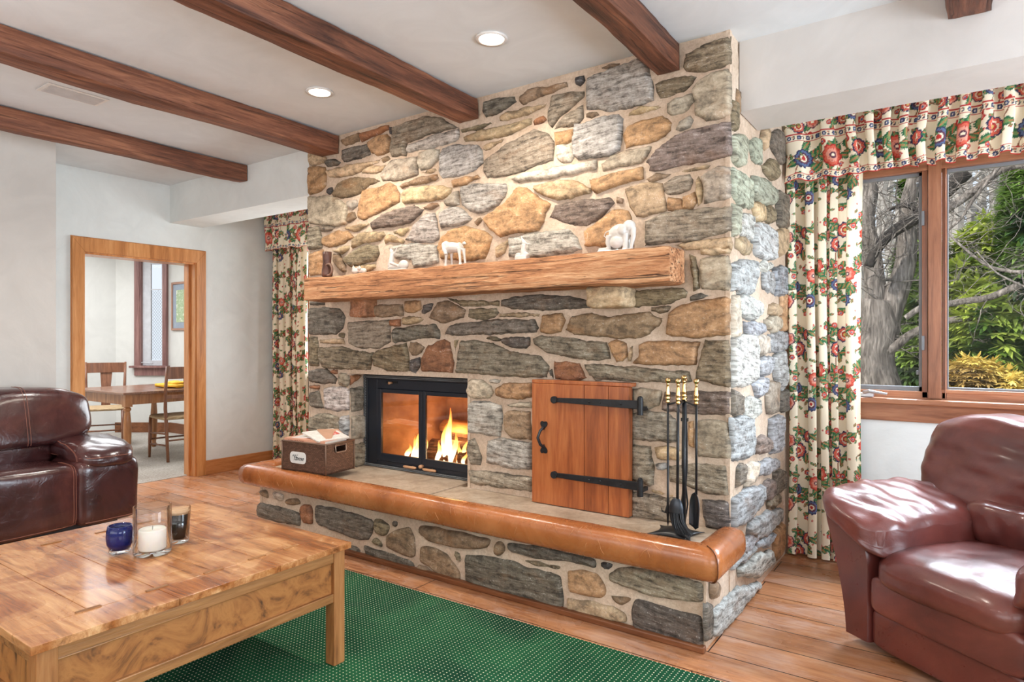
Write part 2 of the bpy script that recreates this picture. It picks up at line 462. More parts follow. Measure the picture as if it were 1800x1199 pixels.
ST['side'] = ('x', -0.86, [
 (1260,200,4.282, """v 112,180 200,190 200,280 180,370 112,350
v 240,220 320,200 325,370 270,330
t 345,130 380,125 360,250 330,200
G 400,160 470,140 530,230 530,365 480,360 400,240
n 340,390 420,360 460,440 430,490 360,440
v 112,410 190,480 250,500 245,700 160,660 112,600
v 270,470 420,560 430,650 400,680 300,650 265,600
t 255,670 340,700 340,800 290,770
n 350,710 430,720 435,810 360,800
G 460,600 520,640 525,850 460,830 450,700
W 170,770 270,780 265,940 180,900
t 150,940 250,970 240,1050 150,1010
W 280,830 420,880 425,1090 290,1060 265,990
t 435,890 520,880 525,1000 470,1060 430,980
v 112,700 150,720 150,880 112,900
n 112,-80 140,-60 140,100 112,90
b 155,-150 175,-130 170,-20 155,0"""),
 (1260,460,4.282, """W 112,20 280,0 290,100 250,230 150,200 112,220
W 300,20 410,10 400,60 310,60
S 340,90 420,90 425,230 350,190
S 425,60 530,50 530,230 440,240
W 160,240 320,310 325,400 280,420 165,400
t 400,330 460,340 460,400 390,390
o 480,260 530,255 525,500 480,500
S 205,460 340,470 345,540 220,550
w 360,440 460,420 465,510 370,510
W 112,590 270,560 285,700 290,870 200,910 112,930
w 290,570 360,570 370,680 300,680
S 390,550 525,535 525,650 400,680
S 300,750 400,720 400,820 320,850
W 420,720 500,690 520,900 480,950 430,860
c 370,940 450,910 440,1120 380,1130
G 460,1000 525,970 520,1110 465,1110
G 112,980 170,1020 180,1130 112,1140
W 185,1040 320,1040 325,1140 250,1180 190,1120
S 270,920 380,880 360,980 300,1010
w 112,280 145,280 150,540 112,540"""),
 (1220,720,3, """S 192,60 300,50 300,230 200,260
S 395,60 460,40 455,200 400,220
p 320,160 390,150 385,210 320,230
S 335,280 430,260 435,310 330,350
G 230,310 270,300 260,370 225,400
w 275,300 325,280 320,350 270,400
G 420,340 480,330 478,410 425,440
p 360,400 415,370 410,450 365,470
S 200,470 350,400 355,480 250,590 200,620
S 290,590 450,520 450,590 330,680 280,650
g 390,480 450,450 450,490 390,520
o 420,650 460,610 460,740 415,790
S 330,690 420,650 400,700 330,730
W 230,830 400,740 410,810 330,870 240,880
W 100,1060 200,970 330,910 330,940 250,1030 130,1180 100,1180
G 55,1040 88,1050 88,1190 62,1190
S 180,830 320,710 310,750 200,840
S 250,690 320,650 330,690 260,760
b 90,920 115,930 110,970 92,975""")])
ST['jamb'] = ('x', -3.403, [(520,640,6, """g 575,260 700,240 720,380 690,480 590,500
c 580,560 720,540 740,700 720,770 590,790
g 590,850 720,830 730,1050 600,1080
r 575,125 700,118 575,225""")])
STACK = {'up': .18, 'hearth': 0, 'side': 0, 'jamb': 0}
SHADEUP = True
def stones(key, axis, plane, groups, V, Fc, UV, CO, MI):
    for ox, oy, s, txt in groups:
        for ln in txt.split('\n'):
            code, pts = ln[0], [tuple(map(float, q.split(','))) for q in ln[2:].split()]
            P = []
            for u, v in pts:
                w = aY(ox+u/s, oy+v/s, plane) if axis == 'y' else aX(ox+u/s, oy+v/s, plane)
                P.append((w.x if axis == 'y' else w.y, w.z))
            P = np.array(P)
            # resample the outline with a rough edge
            R = []
            for i in range(len(P)):
                a, b = P[i], P[(i+1) % len(P)]
                L = np.linalg.norm(b-a); n = max(1, int(L/.014))
                nr = np.array([-(b-a)[1], (b-a)[0]])/max(L, 1e-6)
                for k in range(n):
                    t = k/n; q = a+(b-a)*t
                    e = noise.noise(Vector((q[0]*16, q[1]*16, plane)))*.008+noise.noise(Vector((q[0]*60, q[1]*60, plane)))*.005
                    R.append(q+nr*e)
            R = np.array(R)
            cc_ = R.mean(0); dv = R-cc_; R = R+dv/np.maximum(np.linalg.norm(dv, axis=1)[:, None], 1e-6)*(.006 if key != 'side' else .022)
            if key == 'hearth': R = (np.roll(R, 1, 0)+2*R+np.roll(R, -1, 0))/4
            lo, hi = R.min(0), R.max(0); size = hi-lo
            if min(size) < .006: continue
            st = .011 if key != 'side' else .013
            gx = np.arange(lo[0], hi[0], st); gz = np.arange(lo[1], hi[1], st)
            G = np.array([(x, z) for x in gx for z in gz]) if len(gx)*len(gz) else np.zeros((0,2))
            A = R; B = np.roll(R, -1, 0)
            def dist(Q):
                d = B-A; out = np.full(len(Q), 9.0)
                for k in range(len(A)):
                    t = np.clip(((Q-A[k]) @ d[k])/max(d[k] @ d[k], 1e-12), 0, 1)
                    out = np.minimum(out, np.linalg.norm(Q-(A[k]+t[:, None]*d[k]), axis=1))
                return out
            def inside(Q):
                c = np.zeros(len(Q), bool)
                for k in range(len(A)):
                    x0, y0 = A[k]; x1, y1 = B[k]
                    if y0 == y1: continue
                    m = ((y0 > Q[:, 1]) != (y1 > Q[:, 1])) & (Q[:, 0] < (x1-x0)*(Q[:, 1]-y0)/(y1-y0)+x0)
                    c ^= m
                return c
            if len(G):
                G = G+rng.uniform(-.003, .003, G.shape)
                ins = inside(G); G = G[ins]
                if len(G): dg = dist(G); G = G[dg > .004]
            # ring just inside the outline
            cen = R.mean(0); 
            pts2 = [Vector(p) for p in R]; nb = len(pts2)
            pts2 += [Vector(p) for p in G]
            try:
                ov, oe, of, *_ = geometry.delaunay_2d_cdt(pts2, [(i, (i+1) % nb) for i in range(nb)], [list(range(nb))], 1, 1e-5)
            except Exception: continue
            Q = np.array([tuple(p) for p in ov])
            d = dist(Q)
            hgt = rng.uniform(.014, .032)
            if key == 'hearth': hgt *= .8
            rough = {'s': 1.0, 'g': 1.0, 'p': 1.5, 'G': .9, 'D': 1.1, 'S': 1.1, 'W': 1.1, 'n': .8}.get(code, .6)
            ang = -.04+rng.uniform(-.08, .08)+(-.02 if key != 'up' else .1*max(0, min(1, (cen[1]-1.6))))
            ca, sa = math.cos(ang), math.sin(ang)
            off = rng.uniform(0, 50, 2)
            base = np.array(lin(PAL[code])[:3])*rng.uniform(.86, 1.12)*np.array([rng.uniform(.97, 1.04), 1, rng.uniform(.94, 1.05)])
            b0 = len(V)
            for q, dd in zip(Q, d):
                al = (q[0]*ca+q[1]*sa); ac = (-q[0]*sa+q[1]*ca)
                nz = noise.noise(Vector((al*9+off[0], ac*55+off[1], 0)))*.005+noise.noise(Vector((q[0]*28, q[1]*28, off[0])))*.005+noise.noise(Vector((al*4+off[0], ac*7, off[1])))*.006
                h = -.003+hgt*(1-math.exp(-dd/.0045))+rough*nz*min(1, dd/.012)
                w = (q[0], plane-h, q[1]) if axis == 'y' else (plane+h, q[0], q[1])
                V.append(w); UV.append((al+off[0], ac+off[1]))
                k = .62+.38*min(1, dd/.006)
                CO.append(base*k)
            for f in of:
                f = [b0+i for i in f]
                p0, p1, p2 = (np.array(V[i]) for i in f[:3])
                nn = np.cross(p1-p0, p2-p0)
                if (nn[1] > 0 if axis == 'y' else nn[0] < 0): f = f[::-1]
                Fc.append(tuple(f)); MI.append(0 if code in 'otrbwc' else 1)
def stone_mat(name, streak, contrast, bumpy):
    t = NT(name)
    uv = t.coord('UV', (6, streak, 1))
    a = t.n('ShaderNodeAttribute', attribute_name='Col')
    f1 = t.noise(uv, 1.4, 9, .72, .6)
    f2 = t.noise(t.coord('UV', (20, 20, 1)), 1.3, 6, .75, .2)
    f3 = t.noise(t.coord('UV', (1, 1, 1)), 90, 3, .8)
    f = t.math('ADD', t.math('MULTIPLY', f1, .6), t.math('MULTIPLY', f2, .4))
    c = t.ramp(f, [(.34, (34,30,28)), (.42, (110,104,98)), (.50, (205,200,194)), (.60, (255,255,255))])
    col = t.mix(contrast, a.outputs['Color'], c, 'MULTIPLY')
    # pale mica / quartz flecks, rusty stains
    fl = t.ramp(t.math('ADD', t.math('MULTIPLY', f3, .6), t.math('MULTIPLY', f1, .4)), [(.56, (0,0,0)), (.66, (255,255,255))])
    lum = t.mix(.75, a.outputs['Color'], lin((255,250,240)))
    col = t.mix(t.math('MULTIPLY', fl, .55), col, lum)
    rs = t.ramp(t.noise(t.coord('UV', (5, 9, 1)), 1.0, 4, .6, .4), [(.56, (0,0,0)), (.72, (255,255,255))])
    col = t.mix(t.math('MULTIPLY', rs, .35 if streak < 40 else .16), col, lin((178,120,64)))
    t.set(Base_Color=col)
    t.l(t.math('MULTIPLY_ADD', fl, -.25, .68), t.b.inputs['Roughness'])
    t.bump(t.math('ADD', f, t.math('MULTIPLY', f3, .15)), bumpy, .012)
    return t.m
M_ST = [stone_mat('warm_fieldstone', 14, .75, .8), stone_mat('grey_schist', 40, .9, 1.0)]
def mortar_mat():
    t = NT('lime_mortar'); v = t.coord('World')
    f = t.noise(v, 60, 8, .75); g = t.noise(v, 5, 4, .6, .2)
    c = t.ramp(g, [(.35, (206,182,158)), (.65, (226,206,184))])
    c = t.mix(.4, c, t.ramp(f, [(.35, (170,150,130)), (.6, (255,255,255))]), 'MULTIPLY')
    t.set(Base_Color=c, Roughness=.9); t.bump(t.math('ADD', f, g), .5, .008); return t.m
M_MORT = mortar_mat()
fireplace = thing('stone_fireplace', 'floor to ceiling fieldstone fireplace chimney with tan mortar joints', 'fireplace', (-2.34, 3.6, 0), world=True)
# mortar core: piers, lintel, back, hearth base
X0, X1, YF, YB, YR = -3.82, -.86, 2.97, 4.24, 3.14
J0, J1, JT = aY(613,740,YF).x, aY(822,740,YF).x, aY(720,661,YF).z
mb = MB()
def grid_face(mb, axis, plane, a0, a1, b0, b1, st=.03, amp=.004):
    na = max(1, int((a1-a0)/st)); nb = max(1, int((b1-b0)/st)); vs = []
    for i in range(na+1):
        for j in range(nb+1):
            a = a0+(a1-a0)*i/na; b = b0+(b1-b0)*j/nb
            e = (noise.noise(Vector((a*14, b*14, plane)))+.6*noise.noise(Vector((a*40, b*40, plane))))*amp
            if i in (0, na) or j in (0, nb): e = 0
            e -= .0045; e = -.0045+0 if i in (0, na) or j in (0, nb) else e
            vs.append((a, plane-e, b) if axis == 'y' else (plane+e, a, b))
    fs = [(i*(nb+1)+j, (i+1)*(nb+1)+j, (i+1)*(nb+1)+j+1, i*(nb+1)+j+1) for i in range(na) for j in range(nb)]
    if axis == 'x': pass
    mb.add(vs, fs)
T = .03
mb.box(X0, J0, YF+.02, YB, 0, 2.68); mb.box(J1, X1-.02, YF+.02, YB, 0, 2.68)
mb.box(J0, J1, YF+.02, YB, JT, 2.68); mb.box(J0, J1, 3.75, YB, 0, JT)
mb.box(J0, J1, YF+.02, 3.75, 0, .39)
grid_face(mb, 'y', YF, X0, J0, .38, 2.68); grid_face(mb, 'y', YF, J1, X1, .38, 2.68); grid_face(mb, 'y', YF, J0, J1, JT, 2.68)
grid_face(mb, 'x', X1, YF, YB, 0, 2.68); mb.box(J0-.02, J0, YF-.001, YF+.019, .39, JT); mb.box(J1, J1+.02, YF-.001, YF+.019, .39, JT); mb.box(J0, J1, YF-.001, YF+.019, JT, JT+.03)
mb.box(X1-.02, X1, YF, YF+.03, 0, 2.68); mb.box(X0, X0+.01, YF, YF+.03, 0, 2.68)
# hearth core
HX0 = -3.90
mb.box(HX0, X1-.02, 2.65, YF+.02, 0, .40); mb.box(HX0, X0, YF, YB, 0, .40)
grid_face(mb, 'y', 2.63, HX0, X1, 0, .42); grid_face(mb, 'x', X1, 2.63, YF, 0, .40); mb.box(HX0, HX0+.02, 2.63, 2.66, 0, .4)
mb.box(HX0, X1, 2.63, 2.66, .38, .405)
mo = mb.build('mortar_core', M_MORT, fireplace)
V = []; Fc = []; UV = []; CO = []; MI = []
for k in ('up', 'hearth', 'side', 'jamb'):
    ax, pl, gr = ST[k]; stones(k, ax, pl, gr, V, Fc, UV, CO, MI)
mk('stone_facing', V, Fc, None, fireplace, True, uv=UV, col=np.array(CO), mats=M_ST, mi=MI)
# corbel stones that carry the mantel
def corbel(c, h, code, seed, warmface):
    v, f = rbox(c, h, k=9, n=10, amp=.008, fr=14, seed=seed)
    v = np.array(v); uvs = np.stack([v[:,0]+v[:,1]+seed, v[:,2]+seed], 1)
    mk('corbel_stone', v, f, None, fireplace, True, uv=uvs, col=np.tile(np.array(lin(PAL[code])[:3]), (len(v),1)), mats=M_ST, mi=[0]*len(f))
cA = aY(1068,522,2.86); corbel((cA.x, 2.90, cA.z), (.105,.085,.052), 't', 3, 0)
cB = aY(634,538,2.90); corbel((cB.x, 2.925, cB.z), (.075,.06,.072), 'r', 9, 0)
# stone hearth slabs
def slab_mat():
    t = NT('hearth_stone'); v = t.coord('World'); f = t.noise(v, 7, 8, .65, .5); g = t.noise(v, 40, 5, .7)
    c = t.ramp(f, [(.3, (160,138,116)), (.5, (186,166,144)), (.7, (204,188,168))])
    c = t.mix(.35, c, t.ramp(g, [(.3, (150,140,130)), (.6, (255,255,255))]), 'MULTIPLY')
    t.set(Base_Color=c, Roughness=.6); t.bump(g, .25, .004); return t.m
M_SLAB = slab_mat()
mb = MB(); xs = [HX0+.01, -2.45, X1-.02]
mb.box(xs[0], xs[1]-.006, 2.60, 3.2, .385, .412).box(xs[1]+.006, xs[2], 2.60, YF+.01, .385, .41)
mb.build('hearth_slab', M_SLAB, fireplace, bevel=.005)
# ---------------------------------------------------------------- wood materials
def wood(name, dark, mid, light, axis='x', s=1.0, rough=.4, bump=.2, coat=0.0, coord='World', rings=0.0, knots=True, grainy=1.0, cracks=0):
    t = NT(name)
    sc_ = {'x': (1.2*s, 14*s, 14*s), 'y': (14*s, 1.2*s, 14*s), 'z': (14*s, 14*s, 1.2*s)}[axis]
    v = t.coord(coord, sc_)
    f = t.noise(v, 1.6, 8, .62, 1.2); g = t.noise(v, 9, 5, .6, .3)
    w = t.coord(coord, tuple(q*.35 for q in sc_)); big = t.noise(w, .9, 3, .5, 2.0)
    ff = t.math('ADD', t.math('MULTIPLY', f, .5), t.math('ADD', t.math('MULTIPLY', g, .2*grainy), t.math('MULTIPLY', big, .35)))
    c = t.ramp(ff, [(.38, dark), (.52, mid), (.66, light)])
    hh = t.math('ADD', f, g)
    if cracks:
        ck = t.noise(t.coord(coord, {'x': (1.6, 75, 75), 'y': (60, 1.3, 60), 'z': (34, 34, 1.3)}[axis]), 1.0, 3, .5, .8)
        m_ = t.ramp(ck, [(.33, (20,10,6)), (.40, (255,255,255))]); c = t.mix(cracks, c, m_, 'MULTIPLY'); hh = t.math('ADD', hh, t.math('MULTIPLY', m_, 1.2))
    t.set(Base_Color=c, Roughness=rough); t.b.inputs['Coat Weight'].default_value = coat; t.b.inputs['Coat Roughness'].default_value = .12
    t.b.inputs['Specular IOR Level'].default_value = .4
    if bump: t.bump(hh, bump, .006)
    return t.m
M_BEAM = wood('hewn_beam_wood', (56,30,20), (112,68,48), (158,106,78), 'y', .8, .55, .5, cracks=.5)
M_MANTEL = wood('mantel_wood', (96,56,34), (196,136,92), (234,188,144), 'x', 1.9, .65, 1.0, cracks=.75)
M_PINE = wood('pine_trim', (160,98,48), (200,134,76), (222,162,104), 'z', .8, .35, .1, .3)
M_PINEY = wood('pine_trim_long', (150,88,46), (190,124,72), (212,150,96), 'y', .8, .35, .1, .3)
M_WIN = wood('window_wood', (120,74,50), (156,102,72), (180,128,94), 'z', .8, .4, .1, .2)
M_WINX = wood('window_wood_rail', (120,74,50), (156,102,72), (180,128,94), 'x', .8, .4, .1, .2)
def hewn(name, x0, x1, y0, y1, z0, z1, mat, parent=None, st=.05, amp=.008, axis='y', label=None, seed=0, **kw):
    """rough-hewn timber: subdivided box with adze marks"""
    L = (x1-x0, y1-y0, z1-z0)
    nn = [max(2, int(l/st)) for l in L]
    if axis == 'y': nn[0] = max(4, int(L[0]/.03)); nn[2] = max(4, int(L[2]/.03))
    idx = {}; vs = []; fs = []
    def vid(i, j, k):
        key = (i, j, k)
        if key not in idx:
            p = Vector((x0+L[0]*i/nn[0], y0+L[1]*j/nn[1], z0+L[2]*k/nn[2]))
            q = Vector((p.x*5, p.y*2.0, p.z*5)) if axis == 'y' else Vector((p.x*2.0, p.y*6, p.z*6))
            q += Vector((seed, 0, seed))
            d = Vector((noise.noise(q), noise.noise(q+Vector((9,0,0))), noise.noise(q+Vector((0,9,0)))))*amp
            d += Vector((noise.noise(p*18), noise.noise(p*18+Vector((5,5,5))), noise.noise(p*18+Vector((7,1,5)))))*amp*.35
            c = Vector(((i/nn[0]-.5)*2, (j/nn[1]-.5)*2, (k/nn[2]-.5)*2))
            # soften arrises
            edge = sum(1 for q_ in ((abs(c.x) > .99), (abs(c.y) > .99), (abs(c.z) > .99)) if q_)
            if edge >= 2: p = p-Vector((math.copysign(.006, c.x) if abs(c.x) > .99 else 0, math.copysign(.004, c.y) if abs(c.y) > .99 else 0, math.copysign(.006, c.z) if abs(c.z) > .99 else 0))
            idx[key] = len(vs); vs.append(p+d)
        return idx[key]
    for a, b, cst in ((0,1,2), (0,2,1), (1,2,0)):
        for e in (0, nn[cst]):
            for i in range(nn[a]):
                for j in range(nn[b]):
                    q = []
                    for di, dj in ((0,0),(1,0),(1,1),(0,1)):
                        k = [0,0,0]; k[a] = i+di; k[b] = j+dj; k[cst] = e; q.append(vid(*k))
                    fs.append(tuple(q))
    o = mk(name, vs, fs, mat, parent, False, label=label)
    bm = bmesh.new(); bm.from_mesh(o.data); bmesh.ops.recalc_face_normals(bm, faces=bm.faces); bm.to_mesh(o.data); bm.free()
    o.data.polygons.foreach_set('use_smooth', [True]*len(o.data.polygons)); o.data.set_sharp_from_angle(angle=math.radians(35))
    return o
m = hewn('mantel_beam', -3.62, -1.06, 2.765, 2.955, 1.535, 1.695, M_MANTEL, axis='x', st=.025, amp=.012, seed=4)
tag(m, 'long rough-hewn light brown timber mantel shelf on the stone fireplace', 'mantel')
for i, (a, b, y1, sd, lb) in enumerate([(-4.81,-4.69,3.055,1,'dark hewn ceiling beam ending at white header left of fireplace'), (-3.665,-3.49,2.965,2,'dark hewn ceiling beam meeting the top left corner of the stone chimney'),
      (-2.44,-2.29,2.965,3,'dark hewn ceiling beam between the two recessed lights, ending on the stones'), (-1.205,-1.085,2.965,4,'dark hewn ceiling beam meeting the chimney near its right corner'), (-.05,.10,3.115,5,'dark beam tip at the top edge of the view above the right header')]):
    o = hewn('ceiling_beam', a, b, -2.55, y1, 2.545, 2.678, M_BEAM, axis='y', st=.06, amp=.010, seed=sd*3.3)
    tag(o, lb, 'beam', 'hewn ceiling beams')
# ---------------------------------------------------------------- room shell
def plaster(name, c, b=.12):
    t = NT(name); v = t.coord('World'); f = t.noise(v, 3.2, 6, .6, 1.5); g = t.noise(v, 26, 4, .6)
    col = t.ramp(f, [(.3, tuple(q*.965 for q in c)), (.65, c)])
    t.set(Base_Color=col, Roughness=.75); t.b.inputs['Specular IOR Level'].default_value = .25
    t.bump(t.math('ADD', t.math('MULTIPLY', f, 1.0), t.math('MULTIPLY', g, .25)), b, .02); return t.m
M_WALL = plaster('wall_plaster', (228,232,230), .18)
M_CEIL = plaster('ceiling_plaster', (222,226,228), .05)
def floor_mat():
    t = NT('plank_floor'); v = t.coord('World')
    br = t.n('ShaderNodeTexBrick'); t.l(v, br.inputs['Vector'])
    br.inputs['Scale'].default_value = 1; br.inputs['Brick Width'].default_value = 2.3; br.inputs['Row Height'].default_value = .188
    br.inputs['Mortar Size'].default_value = .0028; br.inputs['Mortar Smooth'].default_value = .1
    br.offset = .37
    br.inputs['Color1'].default_value = lin((210,210,210)); br.inputs['Color2'].default_value = (1,1,1,1); br.inputs['Mortar'].default_value = lin((40,24,16))
    f = t.noise(t.coord('World', (1.6, 16, 1)), 1.7, 8, .62, 1.5); g = t.noise(v, 2.2, 4, .6, .5); h = t.noise(t.coord('World', (3,40,1)), 3, 4, .6)
    ff = t.math('ADD', t.math('MULTIPLY', f, .5), t.math('ADD', t.math('MULTIPLY', g, .3), t.math('MULTIPLY', h, .2)))
    c = t.ramp(ff, [(.36, (156,98,64)), (.5, (204,140,96)), (.64, (226,170,124))])
    worn_sheen = t.ramp(t.noise(t.coord('World', (2,5,1)), 1.6, 8, .7, .8), [(.48, (0,0,0)), (.64, (255,255,255))])
    c = t.mix(t.math('MULTIPLY', worn_sheen, .5), c, lin((224,190,172)))  # worn patches, with a pinkish-white sheen mixed into the colour
    c = t.mix(1, c, br.outputs['Color'], 'MULTIPLY')
    t.set(Base_Color=c); t.l(t.math('MULTIPLY_ADD', g, .35, .12), t.b.inputs['Roughness'])
    t.b.inputs['Specular IOR Level'].default_value = .5
    t.bump(t.math('ADD', t.math('MULTIPLY', br.outputs['Fac'], -1.0), t.math('MULTIPLY', f, .25)), .25, .004); return t.m
M_FLOOR = floor_mat()
M_CARPET = tm('loop_carpet', [(158,150,140),(186,178,168),(204,197,188)], scale=(1,1,1), ns=70, detail=4, rough=.95, bump=.8, bd=.01, coord='World', patch=(1.5,(225,222,218)))
XW = -5.9
def S(name, mat, *boxes, **k):
    mb = MB()
    for b in boxes: mb.box(*b)
    return struct(name, mb, mat, **k)
S('floor', M_FLOOR, (-6.0, 2.5, -2.6, 4.24, -.06, 0))
S('ceiling', M_CEIL, (-6.0, 2.5, -2.6, 4.45, 2.68, 2.76))
WX0, WX1, WZ0, WZ1 = -.62, 1.45, .955, 2.30
LX0, LX1 = -5.45, -4.0
S('wall_back', M_WALL, (-6.0, LX0, 4.24, 4.42, 0, 2.68), (LX0, LX1, 4.24, 4.42, 0, .95), (LX0, LX1, 4.24, 4.42, 2.3, 2.68), (LX1, WX0, 4.24, 4.42, 0, 2.68),
  (WX0, WX1, 4.24, 4.42, 0, WZ0-.03), (WX0, WX1, 4.24, 4.42, WZ1, 2.68), (WX1, 2.5, 4.24, 4.42, 0, 2.68))
DY0, DY1, DZ = 2.36, 3.30, 2.0
S('wall_left', M_WALL, (-6.06, XW, 1.923, DY0, 0, 2.68), (-6.06, XW, DY1, 4.24, 0, 2.68), (-6.06, XW, DY0, DY1, DZ, 2.68))
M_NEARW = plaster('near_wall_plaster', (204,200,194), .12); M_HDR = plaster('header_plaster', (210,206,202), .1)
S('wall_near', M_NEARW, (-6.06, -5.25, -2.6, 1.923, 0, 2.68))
S('wall_right', M_WALL, (2.5, 2.62, -2.6, 4.42, 0, 2.68)); S('wall_front', M_WALL, (-6.06, 2.62, -2.72, -2.6, 0, 2.68))
hd = S('trim_1', M_HDR, (-.86, 2.5, 3.12, 3.45, 2.35, 2.68)); S('trim_2', M_WALL, (XW, X0+.01, 3.06, 3.37, 2.34, 2.68))
M_DARKTRIM = wood('dark_base_moulding', (84,48,28), (116,70,42), (140,90,58), 'x', 1, .4, .1)
S('trim_3', M_DARKTRIM, (HX0-.01, X1+.005, 2.595, 2.628, 0.0, .028), bevel=.006)
S('baseboard_left', M_PINEY, (XW, XW+.02, 3.39, 4.225, 0, .135), (XW, XW+.02, 1.94, 2.26, 0, .135), bevel=.003)
S('baseboard_back', M_PINEY, (-5.88, X0-.02, 4.22, 4.24, 0, .135), (-.84, 2.48, 4.22, 4.24, 0, .1), bevel=.003)
# doorway casing (mitred boards + jamb)
mb = MB()
o0, o1, oz = 2.268, 3.391, 2.115; c1 = XW+.022
for poly in ([(o0,0),(DY0,0),(DY0,DZ),(o0,oz)], [(DY1,0),(o1,0),(o1,oz),(DY1,DZ)], [(o0,oz),(DY0,DZ),(DY1,DZ),(o1,oz)]):
    mb.prism(poly, 'x', XW, c1)
    mb.prism([( (y-(o0+o1)/2)*1.012+(o0+o1)/2, z*1.004) for y, z in poly], 'x', XW, XW+.008)
mb.box(-6.08, XW, DY0-.02, DY0+.004, 0, DZ); mb.box(-6.08, XW+.012, DY1-.012, DY1+.02, 0, DZ); mb.box(-6.08, XW, DY0, DY1, DZ-.015, DZ+.01)
mb.box(-6.0, -5.965, DY1-.03, DY1-.01, 0, DZ-.015)
o = mb.build('door_1', M_PINE, bevel=.002); o['kind'] = 'structure'
# side room through the doorway
A = aZ(203,600,H) if False else None
PA = Vector((-9.65, 4.258)); PB = Vector((-9.03, 4.69))
S('floor.001', M_CARPET, (-11.5, -6.0, 1.0, 5.2, -.06, .004))
S('ceiling.001', M_CEIL, (-11.5, -6.06, 1.0, 5.2, 2.68, 2.76))
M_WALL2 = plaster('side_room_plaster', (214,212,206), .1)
def vwall(name, p, q, z0=0, z1=2.68, th=.1, mat=None, mb=None):
    d = (q-p).normalized(); n = Vector((-d.y, d.x))*th
    own = mb is None
    if own: mb = MB()
    mb.prism([(p.x,p.y),(q.x,q.y),(q.x+n.x,q.y+n.y),(p.x+n.x,p.y+n.y)], 'z', z0, z1)
    if own: return struct(name, mb, mat or M_WALL2)
D_ = (PB-PA); dirn = D_.normalized(); PB2 = PA+dirn*.76
wa = PA+dirn*.34; wb = PA+dirn*.67
mb = MB()
vwall('', PA, wa, mb=mb); vwall('', wb, PB2, mb=mb); vwall('', wa, wb, 0, .92, mb=mb); vwall('', wa, wb, 2.43, 2.68, mb=mb)
struct('wall_bay', mb, M_WALL2)
vwall('wall_far', PB2, Vector((-6.0, PB2.y))); vwall('wall_end', Vector((-9.95, 1.0)), PA)
S('wall_side', M_WALL2, (-11.5, -6.06, .9, 1.0, 0, 2.68))
def bb(p, q, name):
    d = (q-p).normalized(); n = Vector((d.y, -d.x))*.02
    mb = MB(); mb.prism([(p.x,p.y),(q.x,q.y),(q.x+n.x,q.y+n.y),(p.x+n.x,p.y+n.y)], 'z', 0.004, .14); struct(name, mb, M_DARKTRIM)
bb(PA, PB2, 'baseboard_bay'); bb(PB2, Vector((-6.1, PB2.y)), 'baseboard_far')
# small window of the side room
M_GREYF = plain('grey_sash', (120,124,128), .4)
M_WHITEF = plain('white_sash', (205,205,208), .5)
M_PANE = glassm('window_glass', fac=.0)
w2 = bpy.data.objects.new('window_2', None); COL.objects.link(w2); w2.location = (wa.x, wa.y, .9); w2.rotation_euler = (0,0,math.atan2(dirn.y, dirn.x)); w2['kind'] = 'structure'
W = .33
mb = MB()
mb.box(-.07, .0, -.03, 0, .0, 1.60).box(W, W+.06, -.05, 0, 0, 1.58).box(-.07, W+.06, -.03, 0, 1.52, 1.60)
mb.box(-.005, .015, -.02, .12, .0, 1.53).box(W-.015, W+.005, -.02, .12, 0, 1.53).box(0, W, -.02, .12, 1.51, 1.53)
mb.box(-.11, W+.08, -.09, .02, -.0, .03).box(-.07, W+.06, -.03, 0, -.11, 0)
mb.build('window_casing', wood('mauve_window_wood', (104,70,66), (136,98,92), (160,122,114), 'z', 1, .4, .1), w2, bevel=.003)
mb = MB()
mb.box(.015, .13, .03, .06, .03, 1.51).box(W-.05, W-.015, .03, .06, .03, 1.51).box(.13, W-.05, .03, .06, .03, .10).box(.13, W-.05, .03, .06, 1.44, 1.51)
mb.box(.13, W-.05, .035, .055, 1.08, 1.095)
mb.build('sash_frame', M_WHITEF, w2, bevel=.003)
MB().box(.13, W-.05, .044, .048, .10, 1.44).build('glass_pane', M_PANE, w2)
mb = MB()
for k in range(-16, 34):       # diamond lattice of the lower light
    for sg in (1, -1):
        x0_, x1_ = .13, W-.05; z0_ = .10+k*.045
        pts = []
        for t_ in np.linspace(0, 1, 12):
            x = x0_+(x1_-x0_)*t_; z = z0_+sg*(x-x0_)*1.3
            if .1 < z < 1.08: pts.append((x, .052, z))
        if len(pts) > 1: mb.tube(pts, .0016, 4)
mb.build('lattice', M_GREYF, w2)
mb = MB(); mb.tube([(.03,-.02,.07),(.10,-.05,.075),(.2,-.05,.06)], .009, 6); mb.build('crank_handle', M_WHITEF, w2, smooth=True)
# picture on the far wall
pc = aY(303, 497, PB2.y-.01); pb = aY(303, 581, PB2.y-.01)
px = pc.x; pz1 = pc.z; pz0 = pb.z; yw = PB2.y
pic = thing('framed_picture', 'thin framed picture with blue-grey mat hanging in the side room', 'picture', (px+.3, yw-.01, pz0), world=True)
M_PF = plain('picture_frame_wood', (170,130,110), .4)
mb = MB(); pw = .62
for b in ((px, px+.03, pz0, pz1), (px+pw-.03, px+pw, pz0, pz1), (px+.03, px+pw-.03, pz0, pz0+.03), (px+.03, px+pw-.03, pz1-.03, pz1)): mb.box(b[0], b[1], yw-.03, yw-.002, b[2], b[3])
mb.build('frame', M_PF, pic, bevel=.003)
MB().box(px+.03, px+pw-.03, yw-.015, yw-.004, pz0+.03, pz1-.03).build('mat_board', plain('blue_grey_mat', (150,160,172), .7), pic)
MB().box(px+.12, px+pw-.12, yw-.02, yw-.012, pz0+.11, pz1-.11).build('print', tm('green_print', [(232,230,214),(150,170,130),(196,206,180)], ns=14, detail=6, rough=.6, bump=0), pic)
